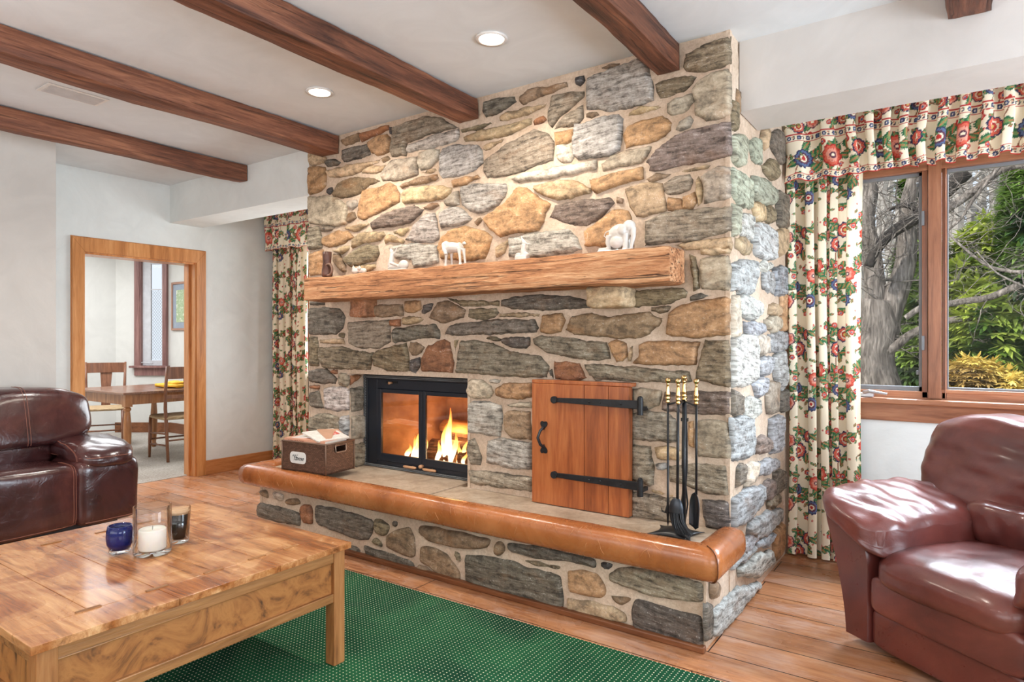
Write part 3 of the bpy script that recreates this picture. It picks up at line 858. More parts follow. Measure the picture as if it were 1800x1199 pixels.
o = MB().box(-9.02+.75, -9.02+.83, yw-.012, yw, .30, .42).build('outlet_plate', M_WHITEF, bevel=.003); tag(o, 'white outlet plate low on the far wall of the side room', 'outlet')
# ---------------------------------------------------------------- big window
win = bpy.data.objects.new('window_1', None); COL.objects.link(win); win.location = (.4, 4.3, WZ0); win['kind'] = 'structure'; WORLD.add('window_1')
yy = 4.27
xg1 = aY(1615, 500, yy).x; xs1 = aY(1621, 500, yy).x; xw1 = aY(1632, 500, yy).x; xm1 = aY(1655, 500, yy).x; xg2 = aY(1666, 500, yy).x
zt1 = aY(1615, 310, yy).z; zb = aY(1617, 684, yy).z; zs = aY(1617, 700, 4.2).z
mb = MB()
mb.box(xw1, xm1, 4.225, 4.34, WZ0, WZ1)                       # mullion
mb.box(WX0, WX0+.05, 4.23, 4.34, WZ0, WZ1).box(WX1-.05, WX1, 4.23, 4.34, WZ0, WZ1)
mb.box(WX0-.06, WX0, 4.21, 4.25, WZ0-.02, WZ1+.06).box(WX1, WX1+.06, 4.21, 4.25, WZ0-.02, WZ1+.06)
mb.box(xs1, xw1-.003, 4.25, 4.31, WZ0, WZ1).box(xm1+.003, xg2-.004, 4.25, 4.31, WZ0, WZ1)
mb.box(xm1+.02, xg2-.012, 4.235, 4.26, WZ0, WZ1)
mb.build('mullion', M_WIN, win, bevel=.004)
mb = MB()
mb.box(WX0, WX1, 4.25, 4.34, WZ0-.02, WZ0+.035).box(xm1, WX1, 4.245, 4.3, WZ0+.03, WZ0+.05)
mb.box(WX0, WX1, 4.23, 4.34, zt1+.02, WZ1+.02)
mb.build('rail', M_WINX, win, bevel=.003)
mb = MB()
mb.box(WX0-.08, WX1+.08, 4.155, 4.26, WZ0-.035, WZ0-.005).box(WX0-.06, WX1+.06, 4.215, 4.24, WZ0-.135, WZ0-.035)
mb.build('sill', M_WINX, win, bevel=.006)
mb = MB(); e = .012
mb.box(xg1, xs1, 4.27, 4.295, WZ0+.035, zt1+.02).box(WX0+.05, xs1, 4.27, 4.295, WZ0+.035, WZ0+.06).box(WX0+.05, xs1, 4.27, 4.295, zt1, zt1+.02).box(WX0+.05, WX0+.07, 4.27, 4.295, WZ0+.035, zt1)
mb.box(xg2-.004, xg2+.004, 4.27, 4.295, WZ0+.05, zt1+.02).box(xg2, WX1-.05, 4.27, 4.295, WZ0+.05, WZ0+.062).box(xg2, WX1-.05, 4.27, 4.295, zt1, zt1+.02)
for z in (aY(1613, 325, yy).z, aY(1613, 655, yy).z): mb.box(xg1-.012, xg1, 4.272, 4.29, z-.012, z+.012)
for z in (aY(1624, 385, yy).z, aY(1624, 603, yy).z): mb.box(xs1-.002, xs1+.012, 4.235, 4.25, z-.04, z+.04)
mb.build('screen_frame', M_GREYF, win, bevel=.002)
mb = MB(); ch = aY(1525, 686, 4.2)
mb.box(ch.x-.05, ch.x+.03, 4.19, 4.24, WZ0-.004, WZ0+.02); mb.tube([(ch.x-.02, 4.2, WZ0+.02),(ch.x+.01, 4.18, WZ0+.03),(ch.x+.10, 4.17, WZ0+.018)], [.012,.010,.008], 8)
mb.build('crank_handle', plain('brushed_metal', (190,190,195), .3, .8), win, bevel=.003)
MB().box(WX0+.05, xg1, 4.281, 4.284, WZ0+.05, zt1).box(xg2, WX1-.05, 4.281, 4.284, WZ0+.05, zt1).build('glass_pane', M_PANE, win)
# left window, mostly behind drape and chimney
w3 = bpy.data.objects.new('window_3', None); COL.objects.link(w3); w3.location = (-4.7, 4.3, .95); w3['kind'] = 'structure'; WORLD.add('window_3')
MB().box(LX0, LX0+.06, 4.2, 4.34, .95, 2.3).box(LX1-.06, LX1, 4.2, 4.34, .95, 2.3).box(LX0, LX1, 4.2, 4.34, 2.24, 2.3).box(LX0-.05, LX1+.05, 4.16, 4.34, .92, .96).build('window_casing', M_WIN, w3, bevel=.003)
MB().box(LX0+.06, LX1-.06, 4.28, 4.283, .96, 2.24).build('glass_pane', M_PANE, w3)
# ---------------------------------------------------------------- ceiling fittings
M_LAMP = emis('lamp_glow', (255,244,228), 14); M_RING = plain('white_ring', (235,232,228), .4)
for k, (u, v, lb) in enumerate(((864,67,'round recessed ceiling light nearer the top of the view'), (562,161,'round recessed ceiling light between the second and third beams from the left'))):
    p = aZ(u, v, 2.68)
    t = thing('recessed_light', lb, 'ceiling light', (p.x, p.y, 2.672), world=False, group='recessed ceiling lights')
    MB().lathe([(.060,.0),(.075,.0),(.075,.008),(.058,.008),(.058,.004)], (0,0,0), 32, cap=False).build('trim_ring', M_RING, t, smooth=True)
    MB().lathe([(.001,.003),(.058,.003),(.058,.007),(.001,.007)], (0,0,0), 32).build('lens', M_LAMP, t)
vent = thing('ceiling_vent', 'flat grey rectangular ceiling vent between two beams', 'vent', (-4.17, 1.615, 2.67))
MB().box(-.085,.085,-.155,.155,.004,.0095).build('frame', M_RING, vent, bevel=.003)
mb = MB()
for k in range(14): mb.box(-.065+k*.0095, -.065+k*.0095+.006, -.135, .135, .0, .005)
mb.build('slat', plain('vent_grey', (208,204,202), .5), vent)
# ---------------------------------------------------------------- chintz drapery
def lin3(c): return np.array(lin(c)[:3])
CRM = lin3((250,238,212)); RED = lin3((190,48,42)); COR = lin3((222,104,82)); PNK = lin3((232,160,140)); NAV = lin3((44,44,84)); GRN = lin3((34,104,66)); LGR = lin3((120,150,90)); BRN = lin3((140,92,60)); BLU = lin3((90,110,150)); YEL = lin3((214,178,100)); PUR = lin3((96,50,70))
class Tile:
    def __init__(s, w, h, res):
        s.w, s.h, s.res = w, h, res; s.nx, s.ny = int(round(w/res)), int(round(h/res))
        s.X, s.Y = np.meshgrid((np.arange(s.nx)+.5)*w/s.nx, (np.arange(s.ny)+.5)*h/s.ny, indexing='ij'); s.I = np.tile(CRM, (s.nx, s.ny, 1))
    def rel(s, cx, cy, ang=0):
        dx = (s.X-cx+s.w/2) % s.w-s.w/2; dy = (s.Y-cy+s.h/2) % s.h-s.h/2
        c, n = math.cos(ang), math.sin(ang); return dx*c+dy*n, -dx*n+dy*c
    def ell(s, cx, cy, a, b, ang, col):
        x, y = s.rel(cx, cy, ang); s.I[(x/a)**2+(y/b)**2 < 1] = col
    def flower(s, cx, cy, R, n, rings, ph=0, sc=.18):
        x, y = s.rel(cx, cy); r = np.hypot(x, y); th = np.arctan2(y, x)
        for fr, col, pet in rings: s.I[r < R*fr*(1+(sc*np.abs(np.cos(n*th/2+ph)) if pet else 0))/(1+(sc if pet else 0)*.5)] = col
        m = (r < R*rings[0][0]*.95) & (np.abs(np.sin(n*th/2+ph)) < .10) & (r > R*.3); s.I[m] = rings[0][1]
    def leaf(s, cx, cy, L, w, ang, c1=GRN, c2=LGR, ser=9):
        x, y = s.rel(cx, cy, ang); t = x/L
        prof = w*np.sin(np.clip(t, 0, 1)*PI)**.8*(1+.22*np.sin(t*ser*2*PI)); ok = (t > 0) & (t < 1)
        s.I[ok & (np.abs(y) < prof)] = c1; s.I[ok & (np.abs(y) < prof*.45) & (t < .85)] = c2; s.I[ok & (np.abs(y) < w*.08)] = COR
    def stem(s, x0, y0, ang, L, curl, wd=.004, col=BRN):
        n = int(L/.004); x, y = x0, y0; P = []
        for k in range(n):
            s.ell(x, y, wd, wd, 0, col); x += .004*math.cos(ang); y += .004*math.sin(ang); ang += curl*.004; P.append((x, y, ang))
        return P
def fillflowers(T, r, n, R0, R1, y0, y1):
    kinds = [(10, [(1, NAV, 1), (.84, COR, 1), (.55, CRM, 1), (.42, RED, 0), (.2, YEL, 0)]), (8, [(1, RED, 1), (.85, COR, 1), (.6, PNK, 1), (.3, PUR, 0), (.15, CRM, 0)]),
             (12, [(1, NAV, 1), (.85, BLU, 1), (.62, PUR, 1), (.4, CRM, 0), (.25, RED, 0)]), (6, [(1, PUR, 1), (.86, PNK, 1), (.6, COR, 1), (.25, CRM, 0)])]
    pts = []
    for _ in range(400):
        if len(pts) >= n: break
        x, y = r.uniform(0, T.w), r.uniform(y0, y1)
        if all(math.hypot((x-a+T.w/2) % T.w-T.w/2, (y-b+T.h/2) % T.h-T.h/2) > R1*2.1 for a, b in pts): pts.append((x, y))
    for i, (x, y) in enumerate(pts):
        a = r.uniform(0, 6.28)
        for q in range(3):
            P = T.stem(x, y, a+q*2.1+r.uniform(-.4,.4), R1*2.6, r.choice([-1,1])*r.uniform(4,12), .0032)
            for k in range(4, len(P)-1, 7):
                px, py, an = P[k]
                if y0-.02 < py < y1+.02:
                    T.leaf(px, py, r.uniform(.8,1.35)*R1, R1*.36, an+r.choice([-1,1])*r.uniform(.6,1.1))
            px, py, an = P[-1]; T.flower(px, py, R1*.32, 5, [(1, RED, 1), (.6, PNK, 0), (.3, BLU, 0)])
    for i, (x, y) in enumerate(pts):
        k = kinds[i % 4]; T.flower(x, y, r.uniform(R0, R1), k[0], k[1], r.uniform(0, 3))
    for _ in range(int(n*7)):
        x, y = r.uniform(0, T.w), r.uniform(y0, y1); px, py = T.rel(x, y); m = np.unravel_index(np.argmin(px**2+py**2), px.shape)
        if np.allclose(T.I[m], CRM): 
            q = r.rand()
            if q < .5: T.ell(x, y, .006, .006, 0, RED); T.ell(x, y, .003, .003, 0, PNK)
            else: T.leaf(x, y, .03, .008, r.uniform(0, 6.28), GRN if q < .8 else BRN, LGR, 3)
rr_ = np.random.RandomState(11)
TC = Tile(.56, .60, .003); fillflowers(TC, rr_, 10, .028, .046, 0, .60)
TL = Tile(.56, .60, .006); TL.I = TC.I[::2, ::2][:TL.nx, :TL.ny].copy(); TL.nx, TL.ny = TL.I.shape[:2]
TV = Tile(.60, .38, .003)
fillflowers(TV, rr_, 5, .050, .062, .11, .15); fillflowers(TV, rr_, 5, .030, .04, .31, .38)
def border(T, y0, y1):
    m = (T.Y > y0) & (T.Y < y1); T.I[m] = CRM
    for y in (y0, y1-.006): T.I[(T.Y > y) & (T.Y < y+.006)] = RED
    n = int(T.w/.05)
    for k in range(n):
        cx = (k+.5)*T.w/n; cy = (y0+y1)/2
        T.flower(cx, cy, .012, 8, [(1, NAV, 1), (.6, BLU, 0), (.3, CRM, 0)])
        for q in range(5): T.ell(cx+.02+q*.002, cy+(-1)**q*.006, .006, .0025, q*1.3, [GRN, BRN, COR, NAV, GRN][q])
border(TV, .0, .038); border(TV, .225, .268)
def cloth_mat():
    t = NT('chintz_cotton'); a = t.n('ShaderNodeAttribute', attribute_name='Col'); t.set(Base_Color=a.outputs['Color'], Roughness=.7)
    f = t.noise(t.coord('World'), 400, 2, .5); t.bump(f, .1, .001)
    tr = t.n('ShaderNodeBsdfTranslucent'); t.l(a.outputs['Color'], tr.inputs['Color'])
    mx = t.n('ShaderNodeMixShader'); mx.inputs[0].default_value = .10; t.l(t.b.outputs[0], mx.inputs[1]); t.l(tr.outputs[0], mx.inputs[2]); t.l(mx.outputs[0], t.out.inputs['Surface'])
    return t.m
M_CHINTZ = cloth_mat()
def drape(name, x0, x1, y, z0, z1, T, amp, lam, seed, parent=None, res=.004, gather=.25, hem=.0, y_off=0, ret=None, flare=0, vflip=0):
    r = np.random.RandomState(seed); n = int((x1-x0)/res*2); t = np.linspace(0, 1, n)
    ph = np.cumsum(1+.35*np.sin(t*9+seed)+.2*np.sin(t*23+seed*2)); ph = ph/ph[-1]*(x1-x0)/lam*2*PI
    am = amp*(1+.35*np.sin(t*13+seed))
    xs = x0+(x1-x0)*t-.012*np.sin(2*ph)*(amp/.03); ys = y-am*np.sign(np.sin(ph))*np.abs(np.sin(ph))**.75
    if ret: # the left end returns to the wall
        k = int(ret/res); xs = np.concatenate([np.full(k, xs[0]), xs]); ys = np.concatenate([np.linspace(y+ret, ys[0], k), ys])
    s = np.concatenate([[0], np.cumsum(np.hypot(np.diff(xs), np.diff(ys)))]); N = max(8, int(s[-1]/res)); si = np.linspace(0, s[-1], N)
    xs = np.interp(si, s, xs); ys = np.interp(si, s, ys)
    nz = max(8, int((z1-z0)/res)); zz = np.linspace(z0, z1, nz)
    Xg = np.repeat(xs[:, None], nz, 1); Yg = np.repeat(ys[:, None], nz, 1); Zg = np.repeat(zz[None, :], N, 0)
    h = (zz-z0)/(z1-z0)
    Yg = y+(Yg-y)*(1-gather*h[None, :]) + .006*np.sin(si[:, None]*31+h[None, :]*7)
    Xg = Xg+.010*np.sin(h[None, :]*4+si[:, None]*3)+flare*(1-h[None, :])*((Xg-x0)/(x1-x0)-.5)*2
    if hem: Zg = Zg+hem*np.sin(si[:, None]*40+seed)*(1-h[None, :])
    u = ((si[:, None] % T.w)/T.w*T.nx).astype(int) % T.nx+0*Zg.astype(int); w = (((zz-z0)[None, :] % T.h)/T.h*T.ny).astype(int) % T.ny+0*u
    col = T.I[u, w]
    V = np.stack([Xg, Yg, Zg], -1).reshape(-1, 3)
    idx = np.arange(N*nz).reshape(N, nz)
    q = np.stack([idx[:-1, :-1], idx[1:, :-1], idx[1:, 1:], idx[:-1, 1:]], -1).reshape(-1, 4)
    o = mk(name, V, q.tolist(), M_CHINTZ, parent, True, col=col.reshape(-1, 3))
    return o
o = drape('curtain', -.842, -.455, 4.11, .012, 2.3, TC, .032, .082, 3, res=.0035); tag(o, 'full length floral chintz drape hanging between the chimney and the large window', 'curtain')
o = drape('valance', -.848, 1.9, 4.02, 2.195, 2.57, TV, .022, .105, 5, res=.004, hem=.008); tag(o, 'gathered floral valance with red striped borders over the large right window', 'valance')
o = drape('curtain', -5.83, -5.33, 4.11, .03, 2.3, TL, .032, .10, 8, res=.007); tag(o, 'narrow floral drape left of the chimney behind the wicker basket', 'curtain')
o = drape('valance', -5.83, -3.86, 4.0, 2.19, 2.60, TV, .022, .12, 9, res=.008, hem=.006, ret=.2); tag(o, 'short visible end of floral valance at the left side of the chimney', 'valance')
# ---------------------------------------------------------------- outdoors
M_GROUND = tm('leafy_ground', [(96,84,66),(128,118,90),(110,120,76)], ns=3, detail=8, rough=.9, bump=.5, coord='World')
gr = MB().box(-40, 60, 4.5, 70, -.5, -.35).build('ground', M_GROUND); gr['kind'] = 'structure'
M_BARK = tm('grey_bark', [(64,58,54),(112,104,98),(160,150,142)], scale=(6,6,1.2), ns=5, detail=8, dist=.6, rough=.9, bump=.9, bd=.03, coord='World')
M_BARKD = tm('dark_bark', [(40,36,34),(66,60,56)], scale=(4,4,4), ns=5, detail=6, rough=.9, bump=.6, bd=.02, coord='World')
M_FARB = tm('hazy_bark', [(150,146,142),(176,172,168)], ns=3, rough=.9, bump=0, coord='World')  # distance haze is put into this pale bark colour
def leaf_mat():
    t = NT('evergreen_foliage'); a = t.n('ShaderNodeAttribute', attribute_name='Col'); t.set(Base_Color=a.outputs['Color'], Roughness=.6)
    tr = t.n('ShaderNodeBsdfTranslucent'); t.l(a.outputs['Color'], tr.inputs['Color'])
    mx = t.n('ShaderNodeMixShader'); mx.inputs[0].default_value = .3; t.l(t.b.outputs[0], mx.inputs[1]); t.l(tr.outputs[0], mx.inputs[2]); t.l(mx.outputs[0], t.out.inputs['Surface'])
    return t.m
M_LEAF = leaf_mat()
def poly_branch(mb, pts, Y, r, n=7, dy=0):
    P = [aY(u, v, Y+dy*i) for i, (u, v) in enumerate(pts)]
    Q = []
    for i in range(len(P)-1):
        for k in range(4): Q.append(P[i].lerp(P[i+1], k/4))
    Q.append(P[-1]); m = len(Q)
    Q2 = [Q[max(i-1,0)]*.25+Q[i]*.5+Q[min(i+1,m-1)]*.25+Vector((noise.noise(Q[i]*2), 0, noise.noise(Q[i]*2+Vector((3,3,3)))))*r[0]*.5 for i in range(m)]
    mb.tube(Q2, [r[0]+(r[1]-r[0])*i/(m-1) for i in range(m)], n); return Q2
def twigs(mb, base, r0, L, count, R, depth=2, up=.2):
    for _ in range(count):
        p = Vector(base[R.randint(len(base))]); d = Vector((R.uniform(-1,1), R.uniform(-.5,.5), R.uniform(-.6,1)+up)).normalized()
        pts = [p.copy()]; l = L*R.uniform(.5,1.2)
        for k in range(7):
            d = (d+Vector((R.uniform(-.35,.35), R.uniform(-.2,.2), R.uniform(-.35,.35)))).normalized(); p = p+d*l/7; pts.append(p.copy())
        mb.tube(pts, [r0*(1-.8*k/7) for k in range(8)], 4, cap=False)
        if depth: twigs(mb, pts[2:], r0*.5, L*.5, 3, R, depth-1, up)
R_ = np.random.RandomState(5)
T1 = thing('bare_tree', 'large forked grey tree trunk with bare limbs outside the left window pane', 'tree', (aY(1552,690,8.6).x, 8.6, -.35), world=True)
mb = MB()
poly_branch(mb, [(1556,760),(1554,690),(1548,620),(1550,560),(1546,520)], 8.6, [.26,.19], 12)
q1 = poly_branch(mb, [(1548,570),(1540,520),(1532,470),(1524,400),(1530,330),(1520,250)], 8.6, [.13,.07], 10)
q2 = poly_branch(mb, [(1552,600),(1572,530),(1584,470),(1598,400),(1604,330),(1618,240)], 8.6, [.15,.06], 10)
q3 = poly_branch(mb, [(1556,612),(1562,618),(1578,606),(1598,588),(1625,575),(1665,565),(1716,556),(1762,538),(1800,548),(1850,540)], 8.5, [.06,.02], 8)
q4 = poly_branch(mb, [(1590,560),(1620,540),(1665,536),(1690,530),(1740,524),(1800,498)], 8.1, [.03,.035], 8)
mb.build('trunk', M_BARK, T1, smooth=True)
mb = MB(); q5 = poly_branch(mb, [(1528,470),(1538,445),(1556,420),(1580,402),(1604,388),(1640,360),(1700,300)], 8.2, [.05,.075], 8)
q6 = poly_branch(mb, [(1560,370),(1590,360),(1620,372),(1660,360)], 8.2, [.02,.035], 6)
mb.build('dark_limb', M_BARKD, T1, smooth=True)
mb = MB(); twigs(mb, q1+q2+q5+q6, .010, .8, 46, R_, 2); twigs(mb, q3+q4, .006, .5, 24, R_, 2, .1)
mb.build('twig', M_BARK, T1)['kind'] = 'stuff'
T2 = thing('bare_tree', 'thin pale bare branches crossing the right window pane', 'tree', (aY(1860,700,7.2).x, 7.2, -.35), world=True)
mb = MB()
b1 = poly_branch(mb, [(1880,800),(1870,600),(1850,450),(1830,300),(1800,260)], 7.2, [.09,.04], 8)
b2 = poly_branch(mb, [(1850,470),(1790,480),(1740,470),(1700,440),(1672,415),(1660,390)], 7.2, [.02,.008], 6)
b3 = poly_branch(mb, [(1850,330),(1800,290),(1757,298),(1720,330),(1690,350),(1650,375)], 7.6, [.03,.045], 6)
b4 = poly_branch(mb, [(1757,290),(1735,320),(1712,350),(1690,385),(1660,410)], 7.5, [.022,.01], 6)
b5 = poly_branch(mb, [(1840,520),(1790,500),(1750,480),(1715,440)], 7.0, [.012,.006], 5)
mb.build('trunk', M_BARK, T2, smooth=True)
mb = MB(); twigs(mb, b2+b3+b4+b5, .0045, .5, 46, R_, 2, 0); mb.build('twig', M_BARK, T2)['kind'] = 'stuff'
def foliage(name, label, blobs, cols, seed, trunk=None, size=.05, dens=1.0, group='evergreens outside the window'):
    """blobs: (centre, radii, count) of drooping sprays"""
    R = np.random.RandomState(seed); Vs = []; Cs = []
    for c, r, n in blobs:
        n = int(n*dens); d = R.normal(size=(n, 3)); d /= np.linalg.norm(d, axis=1)[:, None]; rad = R.uniform(.35, 1, n)**.45
        lay = np.round(d[:, 2]*rad*6)/6*.5+d[:, 2]*rad*.5
        P = np.array(c)+np.stack([d[:, 0]*rad*r[0], d[:, 1]*rad*r[1], lay*r[2]], 1)
        sh = np.clip(.35+.65*rad*(.6+.5*d[:, 2]), .15, 1)  # crown shade in the colour: sprays darker inside, lighter outside and on top
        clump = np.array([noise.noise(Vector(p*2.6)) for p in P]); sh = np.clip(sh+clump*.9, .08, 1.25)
        out = np.stack([d[:, 0], d[:, 1], R.uniform(-.7, .1, n)], 1)+R.normal(size=(n, 3))*.35; out /= np.linalg.norm(out, axis=1)[:, None]
        side = np.cross(out, [0, 0, 1.0]); side /= np.linalg.norm(side, axis=1)[:, None]+1e-6
        for k in range(5):
            a = (k-2)*.5; dr = out*math.cos(a)+side*math.sin(a); L = size*R.uniform(.7, 1.5, n)[:, None]*(1-.12*abs(k-2)); wv = np.cross(dr, [0, 0, 1.0])
            wv /= np.linalg.norm(wv, axis=1)[:, None]+1e-6; w = size*.16
            Vs.append(np.stack([P, P+dr*L*.5+wv*w, P+dr*L, P+dr*L*.5-wv*w], 1))
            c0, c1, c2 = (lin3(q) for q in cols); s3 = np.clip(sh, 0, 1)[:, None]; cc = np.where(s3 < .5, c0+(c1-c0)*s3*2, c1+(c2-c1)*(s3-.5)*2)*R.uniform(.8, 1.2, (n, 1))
            Cs.append(np.repeat(cc[:, None, :], 4, 1))
    V = np.concatenate(Vs).reshape(-1, 3); Cc = np.concatenate(Cs).reshape(-1, 3)
    Fq = np.arange(len(V)).reshape(-1, 4).tolist()
    b = blobs[0][0]
    root = thing(name, label, 'tree' if 'tree' in name else 'shrub', (b[0], b[1], -.35), world=True, group=group)
    mk('foliage', V, Fq, M_LEAF, root, col=Cc)
    mb = MB(); top = max(c[2]+r[2]*.6 for c, r, n in blobs)
    mb.tube([(b[0], b[1], -.36), (b[0]+.05, b[1], .5), (b[0], b[1]+.05, top)], [.06, .05, .01], 7); mb.build('trunk', M_BARKD, root, smooth=True)
    return root
def blob(u, v, Y, ru, rv, n, ry=.7):
    p = aY(u, v, Y); e = aY(u+ru, v, Y); f = aY(u, v-rv, Y); return (tuple(p), (abs(e.x-p.x), ry, abs(f.z-p.z)), n)
G1 = ((20,44,18), (78,116,40), (196,208,96))
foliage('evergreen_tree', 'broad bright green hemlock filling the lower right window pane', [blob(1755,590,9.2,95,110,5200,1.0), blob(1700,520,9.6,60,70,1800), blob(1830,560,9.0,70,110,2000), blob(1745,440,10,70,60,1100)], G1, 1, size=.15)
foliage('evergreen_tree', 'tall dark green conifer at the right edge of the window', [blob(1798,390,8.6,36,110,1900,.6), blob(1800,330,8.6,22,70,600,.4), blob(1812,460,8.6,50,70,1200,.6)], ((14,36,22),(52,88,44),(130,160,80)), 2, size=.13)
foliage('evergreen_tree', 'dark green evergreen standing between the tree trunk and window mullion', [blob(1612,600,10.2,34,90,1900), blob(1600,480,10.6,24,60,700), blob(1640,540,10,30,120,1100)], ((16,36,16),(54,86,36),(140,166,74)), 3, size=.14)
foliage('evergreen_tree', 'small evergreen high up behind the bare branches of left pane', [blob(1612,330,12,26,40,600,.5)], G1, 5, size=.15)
foliage('rusty_shrub', 'low rusty yellow shrub at the bottom of the right window pane', [blob(1712,668,6.9,58,42,1900,.4), blob(1770,680,6.9,45,32,900,.4)], ((70,50,30),(150,120,60),(206,180,90)), 4, size=.07, group=None)
R_ = np.random.RandomState(9); mb = MB()
for k in range(26):
    u = 1500+k*14+R_.uniform(-6, 6); Y = R_.uniform(14, 26); p = aY(u, 700, Y)
    x = p.x; pts = [Vector((x+R_.uniform(-.2,.2)*i/3, Y, -.4+i*1.6)) for i in range(7)]
    mb.tube(pts, [.15-.018*i for i in range(7)], 6); twigs(mb, pts[1:], .03, 2.6, 12, R_, 2, .3)
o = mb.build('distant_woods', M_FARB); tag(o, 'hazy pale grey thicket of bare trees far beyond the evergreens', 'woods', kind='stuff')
# ---------------------------------------------------------------- world and lamps
wd = bpy.data.worlds.new('World'); sc.world = wd; wd.use_nodes = True
bg = wd.node_tree.nodes['Background']; bg.inputs[0].default_value = (.82, .90, 1.0, 1); bg.inputs[1].default_value = 1.05
def lamp(name, typ, loc, energy, color, rot=(0,0,0), **k):
    ld = bpy.data.lights.new(name, typ); ld.energy = energy; ld.color = color
    for a, v in k.items(): setattr(ld, a, v)
    o = bpy.data.objects.new(name, ld); COL.objects.link(o); o.location = loc; o.rotation_euler = rot; return o
R90 = math.radians(90)
lamp('daylight_right', 'AREA', (2.42, 2.5, 1.2), 150, (.76,.88,1.0), (0, R90, 0), shape='RECTANGLE', size=1.5, size_y=1.6)
lamp('fill_right_near', 'AREA', (2.42, -.6, 1.4), 60, (.86,.93,1.0), (0, R90, 0), shape='RECTANGLE', size=1.4, size_y=2.2)  # added lamp for general fill, out of view
lamp('daylight_front', 'AREA', (-1.6, -2.5, 1.5), 62, (.98,.98,1.0), (R90, 0, 0), shape='RECTANGLE', size=5.0, size_y=1.7)
lamp('window_fill', 'AREA', (.5, 5.3, 3.1), 600, (.80,.89,1.0), (math.radians(-48), 0, 0), shape='RECTANGLE', size=2.4, size_y=1.2)  # added lamp out of view above the window, strengthens its daylight
lamp('window_fill_left', 'AREA', (-4.65, 4.75, 1.6), 55, (.90,.96,1.0), (-R90, 0, 0), shape='RECTANGLE', size=1.5, size_y=1.3)  # added panel outside the left window, brightens the door wall
lamp('side_room_fill', 'AREA', (-8.0, 2.6, 2.6), 120, (.93,.96,1.0), (0, 0, 0), shape='RECTANGLE', size=2.5, size_y=2.2)  # added panel under the unseen ceiling, fills the side room
for x, y, en, cl in ((-1.80, 2.42, 72, (1.0,.91,.79)), (-2.98, 2.39, 72, (1.0,.91,.79)), (-.55, .2, 30, (1.0,.94,.86)), (-2.9, .5, 48, (1.0,.94,.86)), (-1.7, .3, 44, (1.0,.94,.86)), (-4.15, .6, 40, (1.0,.94,.86)), (-4.15, 2.3, 52, (1.0,.95,.88))):
    lamp('can_lamp', 'SPOT', (x, y, 2.66), en, cl, (math.radians(14) if en == 72 else 0, 0, 0), spot_size=math.radians(135), spot_blend=.8, shadow_soft_size=.06)
lamp('ceiling_fill', 'AREA', (-1.6, -1.2, .9), 72, (.98,.98,1.0), (PI, 0, 0), shape='RECTANGLE', size=3.5, size_y=1.6)  # added unseen lamp behind the camera, aimed up to brighten the ceiling
lamp('sun', 'SUN', (0, 0, 20), 5.0, (1,.95,.85), (math.radians(52), 0, math.radians(-35)), angle=.02)
lamp('fire_glow', 'POINT', (-2.85, 3.42, .62), 7, (1,.58,.28), shadow_soft_size=.08)
# ---------------------------------------------------------------- leather padded hearth edge
def leather(name, stops, ns=3, rough=.28, coat=.25, wr=.35, var=.25):
    t = NT(name); v = t.coord('World'); f = t.noise(v, ns, 5, .6, .8); g = t.noise(v, 160, 3, .6); w = t.noise(v, 14, 5, .6, 1.2)
    c = t.ramp(f, [(.3, stops[0]), (.5, stops[1]), (.7, stops[2])])
    t.set(Base_Color=c); t.l(t.math('MULTIPLY_ADD', w, var, rough-var*.5), t.b.inputs['Roughness'])
    t.b.inputs['Coat Weight'].default_value = coat; t.b.inputs['Coat Roughness'].default_value = .15
    t.bump(t.math('ADD', t.math('MULTIPLY', w, 1.0), t.math('MULTIPLY', g, .12)), wr, .012); return t.m
M_TAN = leather('tan_leather', [(132,74,38),(166,98,52),(190,122,74)], 2.5, .27, .3, .12)
def creases(t):
    pass
M_CREASE = plain('pale_crease', (214,150,98), .5)
yc, zc, ry_, rz_ = 2.592, .376, .066, .070
hb = thing('padded_hearth_edge', 'tan leather padded bumper wrapped around the front edge of the hearth', 'hearth bumper', (-2.3, yc, .30), world=True)
def sect(n=20):
    return [(math.copysign(abs(math.cos(2*PI*j/n))**.75, math.cos(2*PI*j/n)), math.copysign(abs(math.sin(2*PI*j/n))**.75, math.sin(2*PI*j/n))) for j in range(n)]
def sweep(path, n=20, endcap=(1,1)):
    """path of (x, y, outward normal, scale)"""
    vs = []; sc_ = sect(n)
    for x, y, nx, ny, s, k in path:
        for a, b in sc_:
            dz = noise.noise(Vector((x*4, y*4, a*2)))*.003
            vs.append((x+nx*a*ry_*k*s, y+ny*a*ry_*k*s, zc+b*rz_*s+dz))
    m = len(path); fs = [(k*n+j, k*n+(j+1)%n, (k+1)*n+(j+1)%n, (k+1)*n+j) for k in range(m-1) for j in range(n)]
    fs += [tuple(range(n))[::-1], tuple((m-1)*n+j for j in range(n))]
    return vs, fs
xr, xl = -.842, -3.925
q = 2**.5
path = [(xl+0, y, -1, 0, s, 1) for y, s in ((2.955,.80),(2.95,.95),(2.93,1.0),(2.75,1.0))]+[(xl, yc+.02, -1, -.35, 1, 1.0), (xl, yc, -q/2, -q/2, 1, 1.38), (xl+.02, yc, -.35, -1, 1, 1.0)]
path += [(x, yc, 0, -1, 1, 1) for x in np.linspace(xl+.12, xr-.12, 46)]
path += [(xr-.02, yc, .35, -1, 1, 1.0), (xr, yc, q/2, -q/2, .98, 1.36), (xr, yc+.02, 1, -.35, 1, 1.0)]
path += [(xr, y, 1, 0, s, 1) for y, s in ((2.70,1),(2.80,1.0),(2.89,1.0),(2.925,.97),(2.945,.88),(2.955,.7))]
v, f = sweep(path, 24); o = mk('padding', v, f, M_TAN, hb, True)
bm = bmesh.new(); bm.from_mesh(o.data); bmesh.ops.recalc_face_normals(bm, faces=bm.faces); bm.to_mesh(o.data); bm.free()
